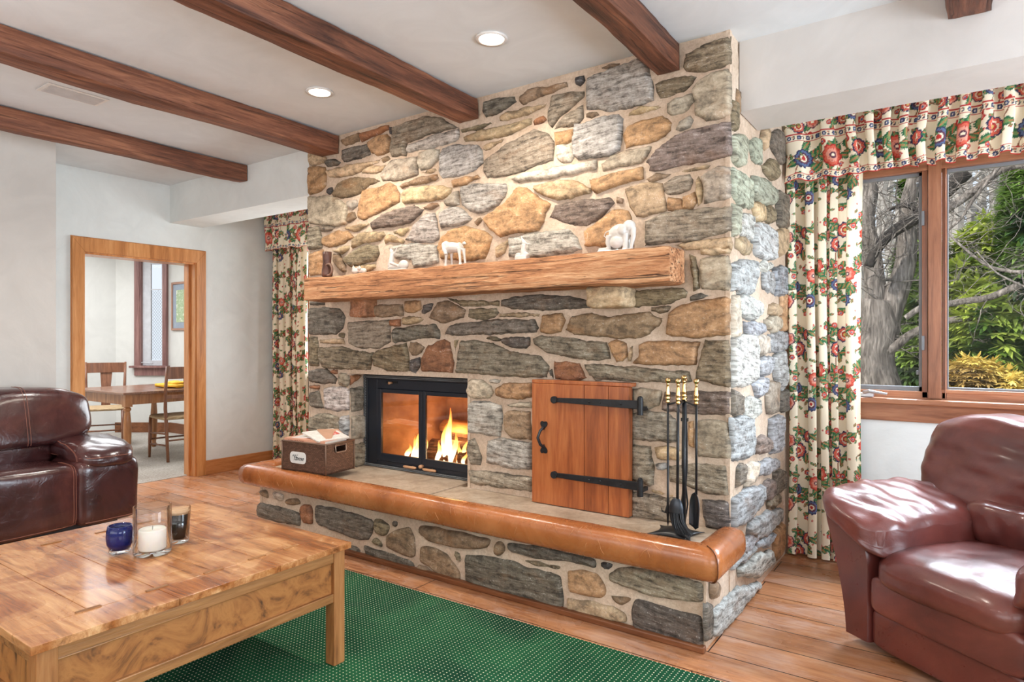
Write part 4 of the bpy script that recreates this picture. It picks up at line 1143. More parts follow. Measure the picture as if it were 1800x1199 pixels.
o.data.polygons.foreach_set('use_smooth', [True]*len(o.data.polygons))
mb = MB()
pts = []
for j in range(13):   # mitre seam at the right corner
    th = -PI*.55+PI*1.05*j/12; a = math.copysign(abs(math.cos(th))**.75, math.cos(th)); b = math.copysign(abs(math.sin(th))**.75, math.sin(th))
    pts.append((xr+q/2*a*ry_*1.38, yc-q/2*a*ry_*1.38, zc+b*rz_*.995))
mb.tube(pts, .0022, 6); mb.build('seam', plain('dark_seam', (96,50,24), .5), hb, smooth=True)
R_ = np.random.RandomState(3); mb = MB()
for k in range(64):     # light rubbed creases
    x = xl+.15+(xr-xl-.3)*(k+R_.uniform(.1,.9))/64; th0 = R_.uniform(-.35, .7); n = R_.randint(4, 9); cu = R_.uniform(-.02,.02); pts = []
    for i in range(n):
        th = th0+i*.09; a = abs(math.cos(th))**.75; b = math.copysign(abs(math.sin(th))**.75, math.sin(th)); x += cu*.35+R_.uniform(-.003,.003)
        pts.append((x, yc-a*(ry_+.0006), zc+b*(rz_+.0006)))
    mb.tube(pts, .0009, 4)
for o_ in list(hb.children):
    if o_.name.startswith('padding'):
        me = o_.data; L0 = Vector(hb.location)+Vector(o_.location); vs_ = [v.co.copy() for v in me.vertices]+[Vector(v)-L0 for v in mb.V]; n0 = len(me.vertices)
        fs_ = [tuple(p.vertices) for p in me.polygons]; nf = len(fs_); fs_ += [tuple(n0+i for i in f) for f in mb.F]
        m2 = bpy.data.meshes.new('padding'); m2.from_pydata(vs_, [], fs_); m2.materials.append(M_TAN); m2.materials.append(M_CREASE)
        m2.polygons.foreach_set('material_index', [0]*nf+[1]*len(mb.F)); m2.polygons.foreach_set('use_smooth', [True]*len(fs_)); o_.data = m2
# ---------------------------------------------------------------- fireplace insert
M_BLK = tm('black_iron', [(22,24,28),(36,38,44)], ns=8, rough=.42, bump=.05, spec=.5, coord='World')
M_BLK2 = plain('black_steel_panel', (30,36,46), .35)
M_BRASSW = plain('wooden_grip', (200,150,110), .45)
ins = thing('fireplace_insert', 'black steel glass-door fireplace insert set into the stonework', 'fireplace insert', (-2.9, 3.14, .412), world=True)
Yi = 3.105
def I(u, v): p = aY(u, v, Yi); return p.x, p.z
xl_, zt_ = I(646, 668); xr_ = J1-.004+.0; 
xr_ = aY(824, 740, Yi).x+.12; zb_ = .415; zt_ = JT-.005
xl_ = J0+.004
fl, ft = I(664, 683); dl, _ = I(668, 690); gl0, gt0 = I(671, 690); gl1, _ = I(737, 700); gr0, _ = I(749, 700); _, gb0 = I(671, 796); _, gb1 = I(737, 806)
gr1 = gr0+(gl1-gl0)
fr = gr1+.035; xr_ = min(fr+.075, J1+.015); fr = xr_-.055; gr1 = fr-.03
_, pb_ = I(670, 806); ft = I(664,683)[1]
mb = MB()
mb.box(xl_+.035, fl-.005, Yi, Yi+.03, zb_+.02, zt_-.035).box(fr, xr_, Yi, Yi+.03, zb_+.02, zt_-.035)
mb.box(fl-.005, fr, Yi, Yi+.03, ft, zt_-.035).box(fl-.005, fr, Yi, Yi+.03, zb_+.02, pb_-.01)
mb.build('surround', M_BLK2, ins, bevel=.004)
mb = MB(); n = 0    # perforated trim strips
def perf(x0, x1, z0, z1, vert):
    L = (z1-z0) if vert else (x1-x0); k = int(L/.011)
    for i in range(k):
        for j in range(2):
            a = (i+.5*(j%2))/k*L
            if vert: mb.box(x0+.004+j*.014, x0+.012+j*.014, Yi-.012, Yi-.006, z0+a, z0+a+.005)
            else: mb.box(x0+a, x0+a+.006, Yi-.012, Yi-.006, z0+.003+j*.009, z0+.008+j*.009)
perf(xl_, xl_+.035, zb_, zt_, True); perf(xl_, xr_, zt_-.03, zt_, False); perf(xl_, xr_, zb_, zb_+.02, False)
M_PERF = plain('perforated_trim_edge', (150,154,156), .4, .2)
mb.build('perforated_trim', M_PERF, ins)
MB().box(xl_, xl_+.037, Yi-.006, Yi+.02, zb_, zt_).box(xl_, xr_, Yi-.006, Yi+.02, zt_-.036, zt_).box(xl_, xr_, Yi-.006, Yi+.02, zb_, zb_+.022).build('trim_backing', M_BLK, ins, bevel=.002)
mid = (gl1+gr0)/2
doors = []
for a, b, nm in ((fl, mid-.001, 0), (mid+.001, fr, 1)):
    g0, g1 = (gl0, gl1) if nm == 0 else (gr0, gr1)
    mb = MB(); mb.box(a, g0, Yi-.008, Yi+.012, pb_-.01, ft).box(g1, b, Yi-.008, Yi+.012, pb_-.01, ft).box(g0, g1, Yi-.008, Yi+.012, gt0, ft).box(g0, g1, Yi-.008, Yi+.012, pb_-.01, gb0)
    d = mb.build('door', M_BLK2, ins, bevel=.003)
    MB().box(g0, g1, Yi, Yi+.003, gb0, gt0).build('glass_pane', glassm('hearth_glass', (255,236,220), .07, (1.0,.95,.9,1)), d)
    hx = (mid-.14, mid-.03) if nm == 0 else (mid+.03, mid+.14); zh = pb_-.022
    mb = MB(); mb.tube([(hx[0], Yi-.03, zh), (hx[0]+.01, Yi-.032, zh), (hx[1]-.01, Yi-.032, zh), (hx[1], Yi-.03, zh)], [.006,.0085,.0085,.006], 10)
    mb.tube([((hx[0]+hx[1])/2, Yi-.03, zh), ((hx[0]+hx[1])/2, Yi+.005, zh)], .004, 6)
    mb.build('handle', M_BRASSW, d, smooth=True)
kx, kz = I(690, 673); 
mb = MB(); mb.tube([(kx, Yi-.035, kz), (kx, Yi, kz)], [.009,.006], 10); mb.build('damper_knob', M_BRASSW, ins, smooth=True)
MB().box(kx-.055, kx+.045, Yi-.004, Yi, kz-.003, kz+.012).build('damper_slot', plain('slot_black', (6,6,8), .6), ins)
kx, kz = mid+.01, zb_+.05
mb = MB(); mb.tube([(kx, Yi-.04, kz), (kx, Yi-.02, kz), (kx, Yi, kz)], [.011,.012,.006], 10); mb.build('air_knob', M_BRASSW, ins, smooth=True)
def fb_mat():
    t = NT('firebrick'); v = t.coord('World'); f = t.noise(v, 5, 6, .6)
    t.set(Base_Color=t.ramp(f, [(.3, (140,96,68)), (.7, (214,164,118))]), Roughness=.9); t.bump(f, .4, .02); return t.m
M_FB = fb_mat()
mb = MB(); a0, a1, b1_ = fl+.0, fr-.0, 3.66
mb.box(a0, a1, b1_, b1_+.02, zb_, zt_).box(a0, a1, Yi+.03, b1_, zb_+.0, zb_+.05).box(a0, a1, Yi+.03, b1_, zt_-.02, zt_)
mb.prism([(a0, Yi+.03), (a0+.02, Yi+.03), (a0+.14, b1_), (a0, b1_)], 'z', zb_, zt_); mb.prism([(a1-.02, Yi+.03), (a1, Yi+.03), (a1, b1_), (a1-.14, b1_)], 'z', zb_, zt_)
mb.build('firebox', M_FB, ins)
M_BARKL = tm('charred_bark', [(50,34,26),(110,76,54),(160,118,84)], ns=30, detail=8, rough=.9, bump=1.0, bd=.02, coord='World', scale=(.4,2,2))
M_CUT = tm('split_log_face', [(190,128,70),(226,170,104)], ns=6, rough=.8, bump=.3, coord='World', scale=(1,8,8))
def log(lb, p, q, r, seed, split=False):
    p, q = Vector(p), Vector(q); n = 14; m = 9; vs = []; ax = (q-p).normalized(); a = ax.orthogonal().normalized(); b = ax.cross(a)
    for k in range(m):
        c = p.lerp(q, k/(m-1)); ss = .93 if k in (0, m-1) else 1
        for j in range(n):
            th = 2*PI*j/n; rr2 = r*ss*(1+.16*noise.noise(Vector((math.cos(th)*1.5+seed, math.sin(th)*1.5, k*.6))))
            vs.append(c+a*math.cos(th)*rr2+b*math.sin(th)*rr2)
    fs = [(k*n+j, k*n+(j+1)%n, (k+1)*n+(j+1)%n, (k+1)*n+j) for k in range(m-1) for j in range(n)]+[tuple(range(n))[::-1], tuple((m-1)*n+j for j in range(n))]
    mi = [0]*(len(fs)-2)+[1,1]
    if split: mi = [1 if (j < 6) else 0 for k in range(m-1) for j in range(n)]+[1,1]
    o = mk('firewood_log', vs, fs, None, None, True, mats=[M_BARKL, M_CUT], mi=mi); tag(o, lb, 'log', 'logs burning in the firebox'); return o
z0 = zb_+.05
fx0 = (gr0+gr1)/2
log('pale split log lying across the back of the burning fire', (a0+.22, 3.55, z0+.185), (fx0+.13, 3.52, z0+.19), .062, 1, True)
log('thick bark-covered log in the burning firebox at lower left of fire', (a0+.20, 3.44, z0+.062), (fx0+.16, 3.42, z0+.062), .060, 2)
log('short rough bark log at the right front of the burning fire', (fx0-.02, 3.24, z0+.045), (fx0+.17, 3.30, z0+.05), .046, 3)
log('small charred log at the front left of the flames', (a0+.30, 3.26, z0+.035), (fx0-.06, 3.28, z0+.035), .034, 5)
log('bark-covered log leaning on top of the pile at the right of the fire', (fx0+.03, 3.38, z0+.17), (fx0+.185, 3.28, z0+.12), .042, 7)
def flame_mat():
    t = NT('flame'); tc = t.n('ShaderNodeTexCoord'); sp = t.n('ShaderNodeSeparateXYZ'); t.l(tc.outputs['Generated'], sp.inputs[0])
    nz = t.noise(t.coord('World', (9,9,4)), 2, 3, .5, .6)
    h = t.math('ADD', sp.outputs['Z'], t.math('MULTIPLY_ADD', nz, .5, -.25))
    c = t.ramp(h, [(.0, (255,214,150)), (.3, (255,244,214)), (.6, (255,206,110)), (.95, (255,120,30))])
    em = t.n('ShaderNodeEmission'); t.l(c, em.inputs['Color']); em.inputs['Strength'].default_value = 4.5
    tr = t.n('ShaderNodeBsdfTransparent'); lw = t.n('ShaderNodeLayerWeight'); lw.inputs['Blend'].default_value = .35
    f = t.math('MULTIPLY', t.math('SUBTRACT', 1.0, lw.outputs['Facing']), t.math('SUBTRACT', 1.25, h))
    mx = t.n('ShaderNodeMixShader'); t.l(f, mx.inputs[0]); t.l(tr.outputs[0], mx.inputs[1]); t.l(em.outputs[0], mx.inputs[2]); t.l(mx.outputs[0], t.out.inputs['Surface']); return t.m
M_FLAME = flame_mat()
fire = thing('fire', 'orange and white log fire burning behind the insert glass', 'fire', (mid, 3.28, z0+.01), world=True)
def tongue(x, y, z, hgt, w, lean, seed):
    pts = []; rs = []
    for k in range(11):
        t_ = k/10; pts.append((x+lean*t_**1.4+.012*math.sin(t_*7+seed)*t_, y+.01*math.sin(seed+t_*5), z+hgt*t_)); r_ = w*(math.sin(PI*(t_*.82+.12))**1.2)*(1-.55*t_)+.0008
        rs.append((r_, r_*.45))
    return pts, rs
def flame(xc, specs):
    for i, (dx, hgt, w, ln, yo) in enumerate(specs):
        mb = MB(); p, r_ = tongue(xc+dx, 3.22+yo, z0+.005, hgt, w, ln, i*1.7+xc*5); 
        r_ = [(a, a) for a, b in r_]; mb.tube(p, r_, 12); mb.build('flame_tongue', M_FLAME, fire, smooth=True)
f1x = I(705, 790)[0]; f2x = I(765, 790)[0]
flame(f1x, [(-.05,.10,.022,.02,.0),(-.02,.16,.024,.035,.02),(.015,.21,.026,.03,.03),(.045,.13,.02,.0,-.01),(.07,.17,.018,.02,.03)])
flame(f2x, [(-.085,.15,.022,.03,.0),(-.05,.26,.034,.02,.03),(-.01,.36,.030,-.005,.04),(.03,.21,.028,.045,.01),(.07,.14,.022,.02,.03),(.11,.18,.02,.045,.03),(.14,.10,.016,.02,0)])
# ---------------------------------------------------------------- wood-box door in the stonework
M_DOOR = wood('cedar_door_boards', (112,56,28), (160,88,46), (188,116,66), 'z', .7, .38, .12, .35)
wdz = thing('cupboard_door', 'reddish board door with black iron strap hinges set in the fireplace stonework', 'door', (-1.63, 2.93, .415), world=True)
ax0 = aY(935,672,2.90).x; ax1 = aY(1105,900,2.90).x; zt = aY(1105,681,2.90).z; zb0 = .414
s1 = aY(1027,750,2.90).x; s2 = aY(1069,750,2.90).x
mb = MB()
mb.box(ax0, s1-.001, 2.90, 2.945, zb0, zt).box(s1+.001, s2-.001, 2.90, 2.945, zb0, zt).box(s2+.001, ax1, 2.90, 2.945, zb0, zt)
mb.build('door_boards', M_DOOR, wdz, bevel=.002)
MB().box(ax0-.004, ax1+.012, 2.905, 2.965, zt+.001, zt+.02).build('top_ledge', M_DOOR, wdz, bevel=.003)
MB().box(ax0+.005, ax1-.004, 2.946, 2.962, zb0+.01, zt-.01).build('backing', plain('door_backing', (20,14,12), .8), wdz)
M_IRON = tm('wrought_iron', [(16,17,19),(34,36,40)], ns=30, rough=.38, bump=.25, bd=.004, coord='World')
for v0, nm in ((703,0),(835,1)):
    zl = aY(975, v0, 2.89).z; hx0 = aY(975, v0, 2.89).x; hx1 = ax1+.055
    mb = MB()
    mb.prism([(hx0, zl-.011), (hx0+.03, zl-.012), (hx1, zl-.021), (hx1, zl+.021), (hx0+.03, zl+.012), (hx0, zl+.011)], 'y', 2.888, 2.899)
    mb.tube([(hx0-.004, 2.883, zl), (hx0-.004, 2.899, zl)], .019, 16)
    for xx in (hx0, (hx0+hx1)/2-.03, hx1-.09, hx1-.2): mb.ell((xx, 2.886, zl), (.006,.004,.006), 8)
    hg = mb.build('strap_hinge', M_IRON, wdz, bevel=.002)
    mb = MB(); mb.tube([(hx1+.008, 2.893, zl-.048), (hx1+.008, 2.893, zl+.03)], .015, 14); mb.ell((hx1+.008, 2.893, zl+.033), (.013,.013,.01), 10); mb.box(hx1, hx1+.016, 2.893, 2.968, zl-.03, zl-.012)
    mb.build('pintle', M_IRON, hg, smooth=False, angle=True)
hc = aY(955, 747, 2.89); h1 = aY(955, 790, 2.89)
mb = MB()
def spade(cx, cz, s, fl_):
    P = []
    for k in range(24):
        a = 2*PI*k/24; x = 16*math.sin(a)**3; y = 13*math.cos(a)-5*math.cos(2*a)-2*math.cos(3*a)-math.cos(4*a)
        P.append((cx+x*s, cz-y*s*1.25*fl_))
    return P
mb.prism(spade(hc.x, hc.z, .0013, -1 if False else -1), 'y', 2.892, 2.8995); mb.prism(spade(h1.x, h1.z-.002, .0013, 1), 'y', 2.892, 2.8995)
mb.tube([(hc.x, 2.89, hc.z-.012), (hc.x-.004, 2.865, hc.z-.03), (hc.x-.012, 2.855, (hc.z+h1.z)/2), (hc.x-.004, 2.865, h1.z+.03), (hc.x, 2.89, h1.z+.012)], [(.006,.007),(.005,.009),(.005,.010),(.005,.009),(.006,.007)], 10)
mb.build('pull_handle', M_IRON, wdz, angle=True)
# ---------------------------------------------------------------- fireplace tools
M_BRASS = tm('polished_brass', [(206,164,96),(240,214,160)], ns=20, rough=.18, metal=1, bump=0, coord='World')
M_STEEL = plain('dark_blade_steel', (62,66,72), .3, .7)
ts = thing('fireplace_tool_stand', 'black iron tool stand with brass finials beside the board door', 'tool stand', (-1.03, 2.77, .412), world=True)
bx, by = -1.035, 2.775
def U(u, y=by): return aY(u, 700, y).x
mb = MB(); n = 20; vs = []
for i in range(n+1):
    for j in range(n+1):
        a = -1+2*i/n; b = -1+2*j/n; sx = .105*(1-.28*(1-b*b)); sy = .085*(1-.28*(1-a*a))
        vs.append((bx+a*sx-.01, by+b*sy, .414+.026*(1-a*a)*(1-b*b)**.6+.002))
mb.add(vs, [(i*(n+1)+j, (i+1)*(n+1)+j, (i+1)*(n+1)+j+1, i*(n+1)+j+1) for i in range(n) for j in range(n)])
o = mb.build('base', M_IRON, ts, smooth=True); sm = o.modifiers.new('s', 'SOLIDIFY'); sm.thickness = .003
cx = U(1201)
mb = MB(); mb.tube([(cx, by+.01, .43), (cx, by+.01, 1.0)], .0085, 10); mb.build('pole', M_IRON, ts, smooth=True)
zt1_ = aY(1190, 709, by).z
mb = MB()
for du, dy in ((1174, -.02), (1192, -.05), (1224, -.02), (1203, .06)):
    x = U(du, by+dy)
    mb.tube([(cx, by+.01, zt1_+.01), ((cx+x)/2, by+dy*.5, zt1_+.004), (x-.0, by+dy, zt1_-.006)], [(.007,.004)]*3, 8)
mb.build('hanger', M_IRON, ts, smooth=True)
def finial(x, y, z, s=1.0):
    pr = [(.001,0),(.010,.002),(.012,.008),(.008,.013),(.0115,.018),(.013,.024),(.009,.030),(.0125,.034),(.011,.044),(.008,.070),(.0065,.082),(.009,.085),(.0065,.088),(.009,.091),(.0125,.096),(.014,.102),(.0125,.108),(.006,.112),(.001,.113)]
    return MB().lathe([(r*.9*s, z2*s) for r, z2 in pr], (x, y, z), 16, cap=False)
finial(cx, by+.01, zt1_+.012).build('finial', M_BRASS, ts, smooth=True)
def tool(name, lb, u, dy, parts):
    y = by+dy; x = aY(u, 700, y).x; t = thing(name, lb, 'fireplace tool', (x, y, .45), world=True, group='hanging fireplace tools')
    finial(x, y, zt1_-.0).build('handle', M_BRASS, t, smooth=True); parts(t, x, y); return t
def poker(t, x, y):
    zb1 = aY(u_, 924, y).z
    MB().tube([(x, y, zt1_), (x, y, zb1+.12), (x, y, zb1+.06), (x, y, zb1)], [.0048,.0048,.0075,.0015], 10).build('rod', M_IRON, t, smooth=True)
    MB().tube([(x, y, zb1+.10), (x-.012, y, zb1+.055), (x-.026, y, zb1+.06), (x-.03, y, zb1+.075)], [.004,.004,.003,.0015], 8).build('hook', M_IRON, t, smooth=True)
u_ = 1174; tool('fire_poker', 'black poker with brass handle hanging at the left of the tool stand', 1174, -.02, poker)
def brush(t, x, y):
    zb1 = aY(1189, 876, y).z; z1b = .436
    MB().tube([(x, y, zt1_), (x-.003, y, zb1)], .0062, 10).build('rod', M_IRON, t, smooth=True)
    mb = MB(); vs = []; n = 18; m = 8
    for k in range(m):
        a = k/(m-1)*PI/2
        for j in range(n):
            th = 2*PI*j/n; vs.append((x-.008+.034*math.sin(a)**.8*math.cos(th), y+.016*math.sin(a)**.8*math.sin(th), zb1-.062+.064*math.cos(a)))
    mb.add(vs, [(k*n+j, k*n+(j+1)%n, (k+1)*n+(j+1)%n, (k+1)*n+j) for k in range(m-1) for j in range(n)])
    mb.build('brush_cap', M_STEEL, t, smooth=True)
    mb = MB(); R2 = np.random.RandomState(2)
    for k in range(220):
        th = R2.uniform(0, 6.28); r_ = R2.uniform(0, 1)**.5; p = Vector((x-.008+.031*r_*math.cos(th), y+.014*r_*math.sin(th), zb1-.058)); bend = R2.uniform(.02, .045)
        pts = [p+Vector((bend*s**2.2*1.2, -.012*s*s*R2.uniform(.5,1.5), -(zb1-.058-z1b)*s*R2.uniform(.93,1.0))) for s in (0,.35,.7,1)]
        mb.tube(pts, [.0017,.0017,.0015,.0008], 4, cap=False)
    mb.build('bristle', plain('black_bristles', (22,23,26), .5), t)['kind'] = 'stuff'
tool('hearth_brush', 'black hearth brush with curved bristles, second tool from the left', 1192, -.05, brush)
def tongs(t, x, y):
    zb1 = .47; 
    mb = MB()
    for sg in (-1, 1): mb.tube([(x+sg*.004, y, zt1_), (x+sg*.008, y, .86), (x+sg*.009, y, .70), (x+sg*.004, y, .62), (x+sg*.014, y, .54), (x+sg*.004, y, zb1)], [.0045,.0055,.0055,.005,.004,.003], 8)
    mb.box(x-.015, x+.015, y-.008, y+.008, zt1_-.085, zt1_-.07); mb.build('tong_arm', M_IRON, t, smooth=False, angle=True)
tool('fire_tongs', 'black fire tongs with brass handle at the back of the tool stand', 1203.5, .06, tongs)
def shovel(t, x, y):
    zb1 = aY(1224, 866, y).z
    MB().tube([(x, y, zt1_), (x, y, zb1-.01)], .005, 10).build('rod', M_IRON, t, smooth=True)
    n = 16; vs = []; w = .034; zl = .14
    for i in range(n+1):
        t_ = i/n; ww = w*min(1, math.sqrt(max(0, 1-(1-t_*2.2)**2)) if t_ < .45 else 1)*(1-.25*max(0, t_-.6))
        for j in range(n+1):
            s_ = -1+2*j/n; vs.append((x+s_*ww*.8-.004, y-.004-.020*(s_*s_)*(.4+.6*t_)-s_*ww*.5, zb1-zl*t_-.02*(1-abs(s_))*t_**3))
    mb = MB().add(vs, [(i*(n+1)+j, (i+1)*(n+1)+j, (i+1)*(n+1)+j+1, i*(n+1)+j+1) for i in range(n) for j in range(n)])
    o = mb.build('blade', M_STEEL, t, smooth=True); s_ = o.modifiers.new('s', 'SOLIDIFY'); s_.thickness = .0025
tool('ash_shovel', 'black ash shovel with brass handle hanging at the right of the tool stand', 1224, -.02, shovel)
# ---------------------------------------------------------------- wicker basket of magazines
def wicker_mat():
    t = NT('dark_wicker'); v = t.coord('Object', (1,1,1))
    br = t.n('ShaderNodeTexBrick'); tc = t.n('ShaderNodeUVMap'); t.l(tc.outputs[0], br.inputs['Vector']); br.inputs['Scale'].default_value = 1
    br.inputs['Brick Width'].default_value = .016; br.inputs['Row Height'].default_value = .0085; br.inputs['Mortar Size'].default_value = .0014; br.inputs['Mortar Smooth'].default_value = .8
    br.inputs['Color1'].default_value = lin((84,56,42)); br.inputs['Color2'].default_value = lin((116,84,66)); br.inputs['Mortar'].default_value = lin((48,30,22))
    t.set(Base_Color=br.outputs['Color'], Roughness=.5); t.bump(br.outputs['Fac'], -1.0, .004); t.t.nodes
    return t.m
M_WICK = wicker_mat()
bk = thing('wicker_basket', 'dark brown rectangular wicker basket on the left end of the hearth', 'basket', (-3.40, 2.715, .4475), math.radians(5))
bw, bd_, bh = .385, .245, .185
def uvbox(name, x0, x1, y0, y1, z0, z1, mat, parent, swap=False):
    V = []; U_ = []; Fq = []
    for ax, s in ((0,x0),(0,x1),(1,y0),(1,y1),(2,z0),(2,z1)):
        b = len(V)
        for a_, b_ in ((0,0),(1,0),(1,1),(0,1)):
            if ax == 0: p = (s, y0+(y1-y0)*a_, z0+(z1-z0)*b_); U_.append((p[1], p[2]))
            elif ax == 1: p = (x0+(x1-x0)*a_, s, z0+(z1-z0)*b_); U_.append((p[0], p[2]))
            else: p = (x0+(x1-x0)*a_, y0+(y1-y0)*b_, s); U_.append((p[0], p[1]))
            V.append(p)
        Fq.append((b,b+1,b+2,b+3))
    return V, U_, Fq
def multi(name, boxes, mat, parent):
    V = []; U_ = []; Fq = []
    for bx_ in boxes:
        v, u, f = uvbox('', *bx_, mat, parent); b = len(V); V += v; U_ += u; Fq += [tuple(b+i for i in q_) for q_ in f]
    return mk(name, V, Fq, mat, parent, uv=U_)
w2_, d2_ = bw/2, bd_/2
multi('woven_side', [(-w2_, w2_, -d2_, -d2_+.01, 0, bh), (-w2_, w2_, d2_-.01, d2_, 0, bh), (-w2_, -w2_+.01, -d2_, d2_, 0, bh), (w2_-.01, w2_, -d2_, -.05, 0, bh), (w2_-.01, w2_, .05, d2_, 0, bh), (w2_-.01, w2_, -.05, .05, 0, bh-.055), (w2_-.01, w2_, -.05, .05, bh-.018, bh), (-w2_, w2_, -d2_, d2_, 0, .01)], M_WICK, bk)
mb = MB()
for x in (-w2_, w2_):
    for y in (-d2_, d2_): mb.tube([(x, y, 0), (x, y, bh)], .005, 8)
for a, b in (((-w2_,-d2_),(w2_,-d2_)), ((w2_,-d2_),(w2_,d2_)), ((w2_,d2_),(-w2_,d2_)), ((-w2_,d2_),(-w2_,-d2_))): mb.tube([(a[0],a[1],bh), (b[0],b[1],bh)], .006, 8)
mb.build('rim', plain('wicker_rim', (112,84,66), .5), bk, smooth=True)
mb = MB(); xh = w2_+.004; mb.tube([(xh, -.045, bh-.012), (xh+.003, -.045, bh-.05), (xh+.003, -.035, bh-.058), (xh+.003, .035, bh-.058), (xh+.003, .045, bh-.05), (xh, .045, bh-.012)], .003, 8)
mb.build('handle', plain('wire_handle', (170,150,134), .35, .5), bk, smooth=True)
M_TAGW = plain('enamel_white', (232,230,226), .35); M_INK = plain('ink_black', (46,52,60), .6)
lw, lh = .070, .036; P = []
for sx, sz in ((1,1),(-1,1),(-1,-1),(1,-1)):
    for k in range(5):
        a = math.atan2(sz, sx)-PI/4*0; aa = {(1,1):0,(-1,1):PI/2,(-1,-1):PI,(1,-1):1.5*PI}[(sx,sz)]+k*PI/8; P.append((sx*(lw-.024)+.024*math.cos(aa), sz*(lh-.024)+.024*math.sin(aa)))
P = [(x-.045, z+bh*.47) for x, z in P]
plq = MB().prism(P, 'y', -d2_-.006, -d2_-.002).build('name_plaque', M_TAGW, bk, bevel=.001, label='white oval-ended plaque reading Home')
yq = -d2_-.0065
Mt = Matrix.Translation((-.030, yq, bh*.45)) @ Matrix.Rotation(PI/2, 4, 'X')
textmesh('ome', .040, M_INK, 'lettering', plq, Mt, shear=.45, ext=.001)
mb = MB(); ox_, oz_ = -.078, bh*.47
for st_ in ([(0,-.016),(.004,-.014),(.010,.004),(.016,.019)], [(.014,-.016),(.018,-.008),(.024,.008),(.030,.019),(.034,.018)], [(-.004,.012),(.000,.018),(.006,.010),(.004,.002),(.012,.001),(.022,.003),(.030,.002)], [(-.010,.006),(-.008,.016),(-.002,.010)]):
    mb.tube([(ox_+x, yq, oz_+z) for x, z in st_], .0016, 6)
mb.build('lettering', M_INK, plq)
rb = math.radians(5)
def magazine(lb, cx, cy, z, w, d, h, tilt, rz, cover, spine, cat='magazine', txt=None, prt=None):
    t = thing('magazine', lb, cat, (cx, cy, z), rz, 'magazines in the wicker basket'); t.rotation_euler = (tilt[0], tilt[1], rz)
    MB().box(-w/2+.003, w/2-.003, -d/2+.002, d/2-.003, .001, h-.001).build('pages', plain('page_edges', (226,218,206), .8), t)
    MB().box(-w/2, w/2, -d/2, d/2, h-.0012, h).box(-w/2, w/2, -d/2, d/2, 0, .0012).box(-w/2, w/2, -d/2-.001, -d/2+.001, 0, h).build('cover', cover, t)
    if txt: textmesh(txt, h*.72, spine, 'spine_title', t, Matrix.Translation((-w*.2, -d/2-.0015, h*.5)) @ Matrix.Rotation(PI/2, 4, 'X'))
    if prt: 
        for (x0, x1, y0, y1, m_) in prt: MB().box(x0, x1, y0, y1, h, h+.0006).build('cover_print', m_, t)
    return t
M_COR = plain('coral_cover', (226,168,140), .35); M_NEWS = tm('newsprint', [(206,200,192),(232,228,220)], ns=60, detail=6, rough=.85, bump=0); M_REDP = tm('red_print', [(226,214,204),(206,92,76),(120,110,120)], ns=22, detail=5, rough=.7, bump=0)
M_GOLDP = tm('gold_print', [(120,104,66),(186,166,116),(226,214,186)], ns=30, detail=5, rough=.5, bump=0); M_BRN = plain('brown_ink', (150,90,70), .6); M_GRNL = plain('olive_edge', (110,112,86), .6); M_WHT = plain('glossy_white', (236,234,232), .3)
B0 = (-3.40, 2.715); zz = .4475
magazine('thick coral-spined magazine at the front of the wicker basket, spine title partly hidden', B0[0]-.0, B0[1]-.02, zz+.162, .36, .19, .042, (0,0), rb, M_COR, M_BRN, txt='SOMERSET')
magazine('magazine with gold lettered cover under the newspaper in the basket', B0[0]-.06, B0[1]+.0, zz+.205, .22, .17, .006, (0,math.radians(-4)), rb+.25, M_WHT, M_BRN, prt=[(-.02,.09,-.07,.03,M_GOLDP)])
magazine('folded newspaper with red printed panel on top of the basket', B0[0]+.055, B0[1]+.015, zz+.216, .25, .21, .008, (math.radians(2),math.radians(7)), rb-.35, M_NEWS, M_BRN, cat='newspaper', prt=[(-.09,.03,.0,.085,M_REDP)])
magazine('thin magazine with brown cover at the back of the basket', B0[0]+.07, B0[1]+.055, zz+.221, .22, .14, .005, (math.radians(-3),math.radians(9)), rb-.5, plain('tan_cover', (206,160,130), .4), M_BRN)
# ---------------------------------------------------------------- figurines on the mantel
M_PORC = tm('white_porcelain', [(196,190,182),(226,222,216)], ns=9, rough=.3, coat=.4, bump=0)
M_LEATHD = tm('dark_leather', [(60,38,32),(116,82,70)], ns=9, rough=.35, bump=.2)
ZM = 1.698
def figure(name, lb, cat, u, build, y=2.86, mat=None, vox=.0022, face=0, s=1.35):
    p = aY(u, 470, y); mb = MB(); mb.M = Matrix.Scale(s, 4); build(mb); o = mb.build('f', mat or M_PORC, None, smooth=True); o.name = name
    o.location = (p.x, y, ZM+.002); o.rotation_euler[2] = face
    # re-centre on the base
    r = o.modifiers.new('Remesh', 'REMESH'); r.mode = 'VOXEL'; r.voxel_size = vox; r.use_smooth_shade = True
    s = o.modifiers.new('Smooth', 'SMOOTH'); s.iterations = 3; s.factor = .5
    tag(o, lb, cat); return o
def calf(mb):   # head turned down to the left, standing
    mb.tube([(-.030,0,.075),(-.010,0,.080),(.022,0,.076),(.040,0,.082)], [.020,.024,.021,.017], 12)
    mb.tube([(-.026,0,.086),(-.042,-.002,.097),(-.052,-.004,.094)], [.016,.014,.012], 10); mb.tube([(-.050,-.004,.097),(-.040,-.016,.070),(-.028,-.022,.056)], [.012,.009,.006], 10)
    mb.ell((-.026,-.022,.052), (.010,.006,.006), 10)
    for x, y, b in ((-.034,-.008,-.004),(-.022,.010,.004),(.038,-.010,.006),(.046,.010,.008)): mb.tube([(x*.95,y,.072),(x+b*.4,y,.042),(x+b,y,.012),(x+b,y,0)], [.010,.006,.0055,.009], 8)
    mb.tube([(.050,0,.090),(.058,0,.094),(.064,0,.088)], [.006,.007,.004], 8)
